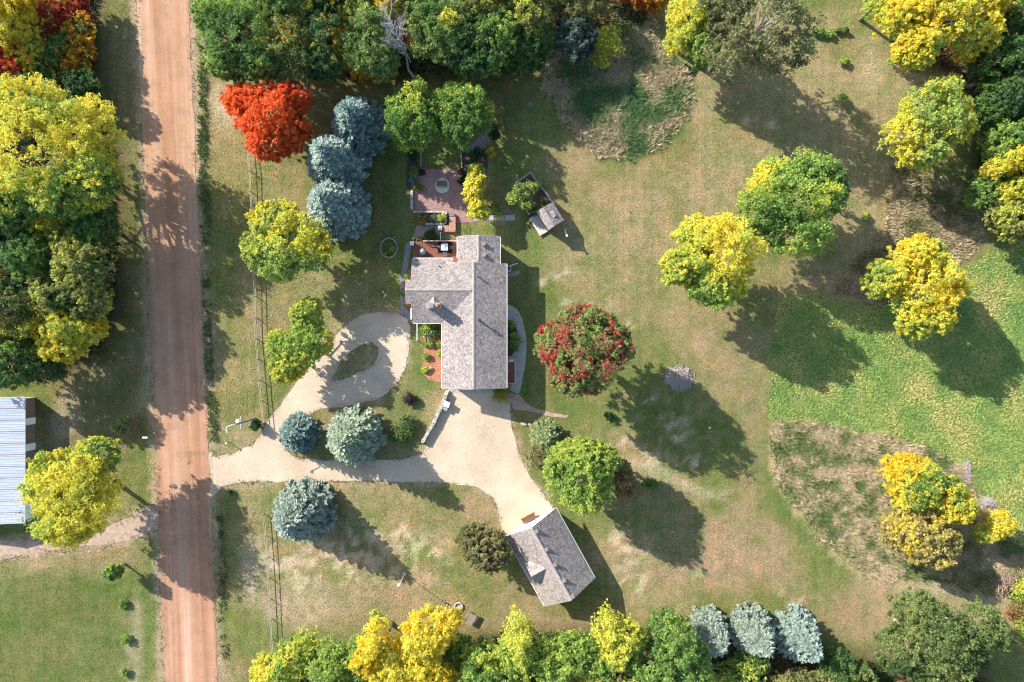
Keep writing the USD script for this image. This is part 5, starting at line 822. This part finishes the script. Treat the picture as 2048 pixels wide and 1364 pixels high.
for i, (u, v, l) in enumerate([(853, 713, 'bright green hosta at the west rim of the red mulch, upper one'), (850, 737, 'bright green hosta at the west rim of the red mulch, lower one'), (880, 708, 'bright green hosta against the house wall in red mulch'), (859, 688, 'yellow-green hosta right below the white hydrangea'), (880, 687, 'pale green hosta by the house wall below the hydrangea'), (815, 556, 'yellow-green hosta in the small mulch bed west of the wing'), (811, 584, 'lime hosta at the south end of the small mulch bed')]): bush('hosta', l, u, v, 7.5, .55, [GRN, LIME, YG], 'hostas in the red mulch beds', 'plant', .13, 9)
bush('shrub', 'dark green shrub against the east wall, larger southern one', 1029, 684, 15, 1.6, 'green', leaf=.12, n=20, rv=19); bush('shrub', 'green shrub against the east wall, smaller northern one', 1022, 651, 9, 1.2, 'green', leaf=.11); bush('shrub', 'tiny bright green shrub on the lawn past the concrete walk', 1049, 779, 6, .7, [LIME, (.22, .36, .04)], leaf=.09, n=8)
bush('shrub', 'dark purple-leaved round shrub on the lawn south of the mulch bed', 818, 798, 14, 1.0, [(.06, .04, .045), (.10, .07, .07), (.12, .11, .07)], leaf=.11); bush('shrub', 'low green thicket near the lower end of the stone wall', 812, 848, 20, 1.4, [GRN, (.12, .2, .07), (.16, .22, .10)], leaf=.12, n=20, rv=24); bush('shrub', 'pale green juniper shrub right of the grey-green spruce', 800, 870, 20, 1.0, [GRN, (.14, .2, .09)], leaf=.12, n=16)
for l, u, v, r, c, n in [('yellow-orange chrysanthemum at the west end of the planter', 834, 434, 8, (.62, .36, .02), 46), ('dark red chrysanthemum in the planter', 852, 437, 8, (.42, .07, .02), 60), ('orange chrysanthemum at the front of the planter', 843, 444, 8, (.62, .28, .02), 46)]: bush('chrysanthemum', l, u, v, r, .6, [OLV, OLV], 'chrysanthemums in the planter', 'flower', .09, 9, z0=.25, flowers=(c, n, .09))
bush('flowering_plant', 'grey-green plant in the middle of the planter', 867, 436, 9, .6, [(.14, .2, .13), (.2, .26, .17)], None, 'plant', .1, z0=.25); bush('flowering_plant', 'yellow-green plant at the east end of the planter', 884, 436, 9, .8, 'yellowgreen', None, 'plant', .1, z0=.25)
bush('flowering_plant', 'orange and yellow flowers at the west edge of the patio', 835, 374, 11, .7, [GRN, OLV], None, 'flower', .1, flowers=((.66, .34, .02), 60, .10), rv=9); bush('flowering_plant', 'pale blue-leaved plant beside the orange patio flowers', 827, 361, 8, .8, [(.20, .27, .28), (.30, .38, .38)], None, 'plant', .1); bush('shrub', 'purple smoke bush at the northwest patio corner', 843, 345, 7, .8, [(.10, .045, .055), (.16, .07, .08)], leaf=.08); bush('shrub', 'purple smoke bush at the northeast patio corner', 920, 344, 6, .8, [(.10, .045, .055), (.16, .07, .08)], leaf=.08); bush('shrub', 'green shrub filling the northwest patio bed', 829, 345, 10, .9, 'green', leaf=.1, rv=16)
bush('shrub', 'dark green shrub on the east patio edge under the yellow tree', 928, 362, 11, 1.0, DG2, leaf=.1, rv=18); bush('flowering_plant', 'magenta and cream flowers at the northwest deck corner', 836, 478, 10, .6, [GRN, OLV], None, 'flower', .09, flowers=((.55, .10, .28), 26, .08), rv=6)
bush('flowering_plant', 'orange flowers in the west half of the stone ring bed', 772, 497, 9, .7, [GRN, OLV], None, 'flower', .1, flowers=((.66, .30, .02), 50, .10), rv=12); bush('flowering_plant', 'green plant with red and white flowers in the stone ring bed', 784, 494, 9, .7, 'green', None, 'flower', .1, flowers=((.6, .3, .25), 20, .09), rv=13)
bush('flowering_plant', 'yellow-flowered plants in the vegetable bed beside the shed', 1068, 418, 13, .9, [GRN, OLV, DGRN], None, 'plant', .11, flowers=((.6, .5, .03), 30, .07), n=18); bush('flowering_plant', 'lime plant in the west corner of the vegetable bed', 1050, 412, 8, .9, 'yellowgreen', None, 'plant', .1); bush('flowering_plant', 'orange flowers next to the shed roof in the vegetable bed', 1087, 402, 8, .6, [OLV, LIME], None, 'flower', .09, flowers=((.6, .32, .1), 24, .08)); bush('shrub', 'green bush at the northeast wire of the vegetable bed', 1076, 371, 9, .9, 'green', leaf=.1)
for i, (u, v, r, l) in enumerate([(1630, 64, 9, 'westmost of five low clipped bushes by the pine'), (1643, 65, 10, 'second from west of five low clipped bushes by the pine'), (1658, 66, 10, 'middle one of five low clipped bushes by the pine'), (1675, 61, 7, 'second from east of five low clipped bushes by the pine'), (1690, 60, 7, 'eastmost of five low clipped bushes by the pine')]): bush('low_bush', l, u, v, r, .9, 'green', 'row of low bushes east of the pine', 'bush', .11, 10, rv=r * .8)
bush('shrub', 'small pale sapling in the grass south of the bush row', 1689, 122, 8, 1.0, 'lime', leaf=.1); bush('shrub', 'dark sapling in the big pine shadow', 1687, 195, 9, 1.2, 'green', leaf=.1); bush('shrub', 'pale green sapling on the lawn below the green maple shadow', 1730, 432, 9, .9, 'lime', leaf=.1)
bush('shrub', 'dark green shrub beside a bare orange patch in the maple shade', 1218, 831, 9, 1.0, DG2, leaf=.1); bush('shrub', 'dark clump over the culvert south of the driveway entrance', 461, 984, 6, .6, DG2, leaf=.1, n=9)
# brush heaps
def heap(name, label, u, v, ru, rv_, h, n, m, seed):
    rng = np.random.default_rng(seed); b = P(u, v); mb = MB()
    for i in range(n):
        a, q = rng.uniform(0, 6.3), math.sqrt(rng.random()); q *= (.7 + .6 * float(meshkit.noise(np.array([[math.cos(a) * 1.6, math.sin(a) * 1.6, seed * 1.]]))[0])) * (1.25 if rng.random() < .12 else 1); c = b + [q * math.cos(a) * ru * S, q * math.sin(a) * rv_ * S, 0]; z = h * max(.05, 1 - q * q) * rng.uniform(.1, 1) + .05; t = rng.uniform(0, 3.14); L = rng.uniform(.3, .9)
        d = np.array([math.cos(t), math.sin(t), rng.normal(0, .3)]) * L; mb.tube([c + [0, 0, z] - d / 2 + [0, 0, .05], c + [0, 0, z] + d / 2], rng.uniform(.015, .05), 4)
    o = thing(name, label, 'brush pile', b); obj('twigs', mb, m, o, kind='stuff')
    return o
heap('brush_pile', 'round grey brush pile at the edge of the maple shadow', 1357, 757, 27, 22, .7, 700, plain('grey_twigs', (.40, .35, .33), .95, .4, 9, .2), 1); heap('brush_pile', 'brown brush heap by a bare patch at the lower right', 2005, 1165, 30, 24, 1.3, 700, plain('brown_twigs', (.30, .22, .16), .95, .45, 9, .2), 2)
heap('brush_pile', 'grey stick pile in the meadow edge above the small yellow tree', 1968, 1005, 20, 10, .5, 300, plain('pale_twigs', (.42, .37, .35), .95, .3, 9, .2), 3); heap('brush_pile', 'thin line of grey sticks where the meadow track ends', 1933, 945, 7, 24, .3, 200, plain('pale_twigs_b', (.40, .34, .32), .95, .3, 9, .2), 4)

# ------------------------------------------------------------------ grass and other things nobody could count
def blades(poly, dens, h, cols, seed, wid=.05, lean=.5, patch=.25, per=4, hv=.5, comb=.35, jit=.12, edge=0, tb=0, fade=0.0, gap=0.0):
    rng = np.random.default_rng(seed); x0, y0, x1, y1 = poly.bounds; x0, x1, y0, y1 = max(x0, -73), min(x1, 73), max(y0, -49), min(y1, 49)
    n = int((x1 - x0) * (y1 - y0) * dens); q = rng.uniform((x0, y0), (x1, y1), (n, 2)); q = q[shapely.contains_xy(poly, q[:, 0], q[:, 1])]
    if fade: q = q[rng.random(len(q)) < .12 + np.clip(shapely.distance(poly.exterior, shapely.points(q)) / fade, 0, 1)]
    if gap: q = q[meshkit.fbm(np.column_stack([q * .5, np.full(len(q), 4.)]), 3, seed + 3) > gap]
    n = len(q); mb = MB()
    f = meshkit.fbm(np.column_stack([q * patch, np.full(n, seed)]), 4, seed); c0 = ramp(cols, np.clip((f - .5) * 2.6 + .5 + tb + rng.normal(0, jit, n) + (edge * (.2 + 1.6 * meshkit.noise(np.column_stack([q * .3, np.full(n, 2.)]), 6)) * np.clip(1 - shapely.distance(poly.exterior, shapely.points(q)) / 5, 0, 1) if edge else 0), 0, 1)); hh = h * (1 - hv + 2 * hv * meshkit.fbm(np.column_stack([q * patch * 1.7, np.full(n, seed + 9.)]), 3, seed))
    wind = unit(np.column_stack([meshkit.noise(np.column_stack([q * .3, np.full(n, 3.)]), 4) - .5, meshkit.noise(np.column_stack([q * .3, np.full(n, 8.)]), 5) - .5])) 
    for k in range(per):
        a = rng.uniform(0, 2 * np.pi, n); d = np.column_stack([np.cos(a), np.sin(a)]); l = (hh * rng.uniform(.6, 1.15, n))[:, None]; off = q + d * rng.uniform(0, .12, n)[:, None]; s = np.column_stack([-d[:, 1], d[:, 0]]) * wid * rng.uniform(.7, 1.5, n)[:, None]
        tip = off + (d * 1.0 + wind * comb) * l * lean; z = np.zeros((n, 1)); v = np.stack([np.hstack([off - s, z]), np.hstack([off + s, z]), np.hstack([tip, l])], 1).reshape(-1, 3); i = np.arange(n) * 3
        mb.add(v, np.column_stack([i, i + 1, i + 2]), np.repeat(np.clip(c0 * rng.lognormal(0, .22, n)[:, None], .01, .8), 3, 0))
    return mb
def stuff(name, mb, m, label, cat): obj(name, mb, m, None, label, cat, kind='stuff')
STRAW, STRAW2, BLG, BLD = (.58, .475, .31), (.42, .325, .19), (.16, .23, .07), (.08, .15, .05)
stuff('tall_grass', blades(rough(tall_poly, .6, .5, 4), 62, .5, [(.12, .19, .06), BLG, (.24, .29, .11), STRAW2, STRAW, (.58, .48, .32)], 1, .042, .8, .6, per=3, comb=.15, jit=.3, fade=1.2, tb=.14), BLADE, 'dry tan tall grass with green streaks below the green meadow', 'grass')
stuff('tall_grass', blades(rough(north_poly, .6, .6, 6), 50, .6, [(.09, .19, .07), (.13, .25, .09), (.20, .28, .11), STRAW2, STRAW, (.55, .45, .30)], 2, .05, .8, .35, per=3, comb=.15, jit=.34, fade=3.5, edge=.4, tb=-.24), BLADE, 'tangled green brambles and tan weeds of the clearing beside the north wood', 'weeds')
stuff('tall_grass', blades(rough(strip_poly, .6, .6, 7), 46, .45, [(.16, .18, .065), (.22, .24, .09), STRAW2, STRAW, (.48, .38, .25)], 3, .05, .8, .5, per=3, comb=.15, jit=.3, fade=2.5), BLADE, 'rough tan and green grass strip between east wood and meadow', 'grass')
mbx = blades(rough(meadow_poly.difference(tall_poly).buffer(0), .8, .6, 8), 34, .14, [(.19, .32, .09), (.28, .385, .11), (.38, .42, .13), (.47, .44, .17)], 4, .085, 1.1, .3, per=3); stuff('meadow_grass', mbx, BLADE, 'lush green hay growing over the meadow at the right', 'grass')
ditch = Polygon(PX([(398, 20), (408, 20), (413, 420), (420, 640), (428, 840), (438, 858), (436, 880), (424, 878), (414, 700), (406, 420), (400, 200)])); ditch2 = Polygon(PX([(434, 990), (446, 980), (452, 1200), (462, 1400), (446, 1400), (440, 1200)]))
stuff('ditch_grass', blades(rough(ditch.buffer(.25), .4, .3, 9), 26, .40, [(.11, .18, .06), (.15, .22, .075), (.21, .24, .10)], 5, .06, .7, .6, per=3, gap=.46), BLADE, 'dark green tall grass growing in the roadside ditch north of the driveway', 'grass'); stuff('ditch_grass', blades(rough(ditch2, .4, .3, 10), 26, .34, [(.11, .17, .06), (.2, .2, .08), (.26, .24, .12), STRAW2], 6, .06, .7, .6, per=3, gap=.46), BLADE, 'dark green tall grass growing in the roadside ditch south of the driveway', 'grass')
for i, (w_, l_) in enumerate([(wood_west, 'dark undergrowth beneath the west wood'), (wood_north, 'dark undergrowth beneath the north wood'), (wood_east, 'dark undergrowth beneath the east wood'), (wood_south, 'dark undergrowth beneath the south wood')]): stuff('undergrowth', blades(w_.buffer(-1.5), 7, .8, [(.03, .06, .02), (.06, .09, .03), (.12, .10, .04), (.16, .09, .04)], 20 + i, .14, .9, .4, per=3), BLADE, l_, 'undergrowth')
keepoff = unary_union([road_poly, drive_poly, track_poly, wallpoly.buffer(.8), tall_poly, north_poly, strip_poly, meadow_poly, Polygon(PX([(800, 300), (1040, 300), (1040, 480), (800, 520)])), Polygon(PX([(0, 780), (80, 780), (80, 1050), (0, 1050)])), Polygon([tuple(G(a, o, 0)[:2]) for a, o in ((-.5, 4.5), (11.5, 4.5), (11.5, -4.5), (-.5, -4.5))])])
lawn_area = shapely.box(-73, -49, 73, 49).difference(keepoff)
stuff('lawn_grass', blades(lawn_area, 6, .085, [(.10, .14, .04), (.16, .17, .06), (.26, .21, .10), (.34, .26, .16)], 7, .06, .9, .12, per=1), BLADE, 'short mown grass tufts scattered over the lawns', 'grass')
verge = unary_union([road_poly.boundary.buffer(.45), drive_poly.boundary.buffer(.3), track_poly.boundary.buffer(.5)]).difference(wallpoly.buffer(.6)).intersection(shapely.box(-73, -49, 73, 49)); stuff('verge_grass', blades(verge, 16, .14, [(.14, .17, .06), (.21, .2, .08), (.33, .27, .15)], 9, .05, .9, .4, per=2, gap=.42), BLADE, 'grass tufts creeping over the edges of road and driveway', 'grass')
shapely.prepare(lawn_area)
rngl = np.random.default_rng(12); pos_, cl_ = [], []
for (u, v, r, n, c) in [(330, 300, 200, 900, YEL * .9), (440, 330, 110, 900, TANL * 1.3), (500, 600, 120, 500, YEL), (560, 480, 130, 500, YEL * .9), (1430, 560, 140, 600, YEL), (1840, 600, 120, 300, YEL), (840, 1230, 170, 700, YEL), (1150, 750, 120, 200, CRIM * 1.2), (240, 1000, 120, 400, YEL), (540, 260, 110, 300, RED * .8), (700, 180, 150, 600, (.30, .15, .05)), (1700, 120, 120, 400, YEL * .8), (420, 800, 90, 300, TANL * 1.4), (620, 720, 90, 300, YEL * .8), (250, 500, 120, 500, TANL), (700, 1120, 220, 700, (.50, .42, .32)), (180, 800, 120, 300, (.45, .40, .33))]:
    p = P(u, v)[:2] + rngl.normal(0, r * S * .6, (n, 2)); p = p[(abs(p[:, 0]) < 73) & (abs(p[:, 1]) < 49)]; pos_.append(p); cl_.append(np.repeat(np.array([c]), len(p), 0) * rngl.uniform(.7, 1.2, (len(p), 1)))
pos_, cl_ = np.vstack(pos_), np.vstack(cl_); ok_ = ~shapely.contains_xy(wallpoly.buffer(1), pos_[:, 0], pos_[:, 1]); pos_, cl_ = pos_[ok_], cl_[ok_]
mb = MB(); leaves(mb, rngl, np.column_stack([pos_, np.full(len(pos_), .06)]), unit(rdir(rngl, len(pos_)) * .35 + [0, 0, 1]), np.full(len(pos_), .065), cl_, .8); stuff('fallen_leaves', mb, LEAF, 'fallen yellow and tan leaves scattered over lawns and road edges', 'leaves')
# loose stones along the gravel edges
mb = MB(); tet = np.array([[1, 0, -.3], [-.5, .87, -.3], [-.5, -.87, -.3], [0, 0, .8]]); tf = np.array([[0, 1, 3], [1, 2, 3], [2, 0, 3]])
edge = [(road_poly.boundary, .38, 3200), (drive_poly.boundary, .28, 2200)]; Vs, Cs = [], []
for ln_, sp, n in edge:
    d = rngl.uniform(0, ln_.length, n); p = np.array([ln_.interpolate(x).coords[0] for x in d]) + rngl.normal(0, sp, (n, 2)); p = p[(abs(p[:, 0]) < 73) & (abs(p[:, 1]) < 49)]; m = len(p); s = rngl.uniform(.02, .06, m)
    V = tet[None] * s[:, None, None]; a = rngl.uniform(0, 6.3, m); V = np.stack([V[..., 0] * np.cos(a)[:, None] - V[..., 1] * np.sin(a)[:, None], V[..., 0] * np.sin(a)[:, None] + V[..., 1] * np.cos(a)[:, None], V[..., 2]], -1) + np.column_stack([p, np.full(m, .035)])[:, None]
    Vs.append(V.reshape(-1, 3)); Cs.append(np.repeat(np.array([[.55, .47, .40]]) * rngl.uniform(.6, 1.25, (m, 1)), 4, 0))
Vs, Cs = np.vstack(Vs), np.vstack(Cs); k_ = np.arange(len(Vs) // 4)[:, None, None] * 4; mb.add(Vs, (tf[None] + k_).reshape(-1, 3), Cs); stuff('loose_stones', mb, TINT, 'loose pale stones along the edges of road and driveway', 'stones')
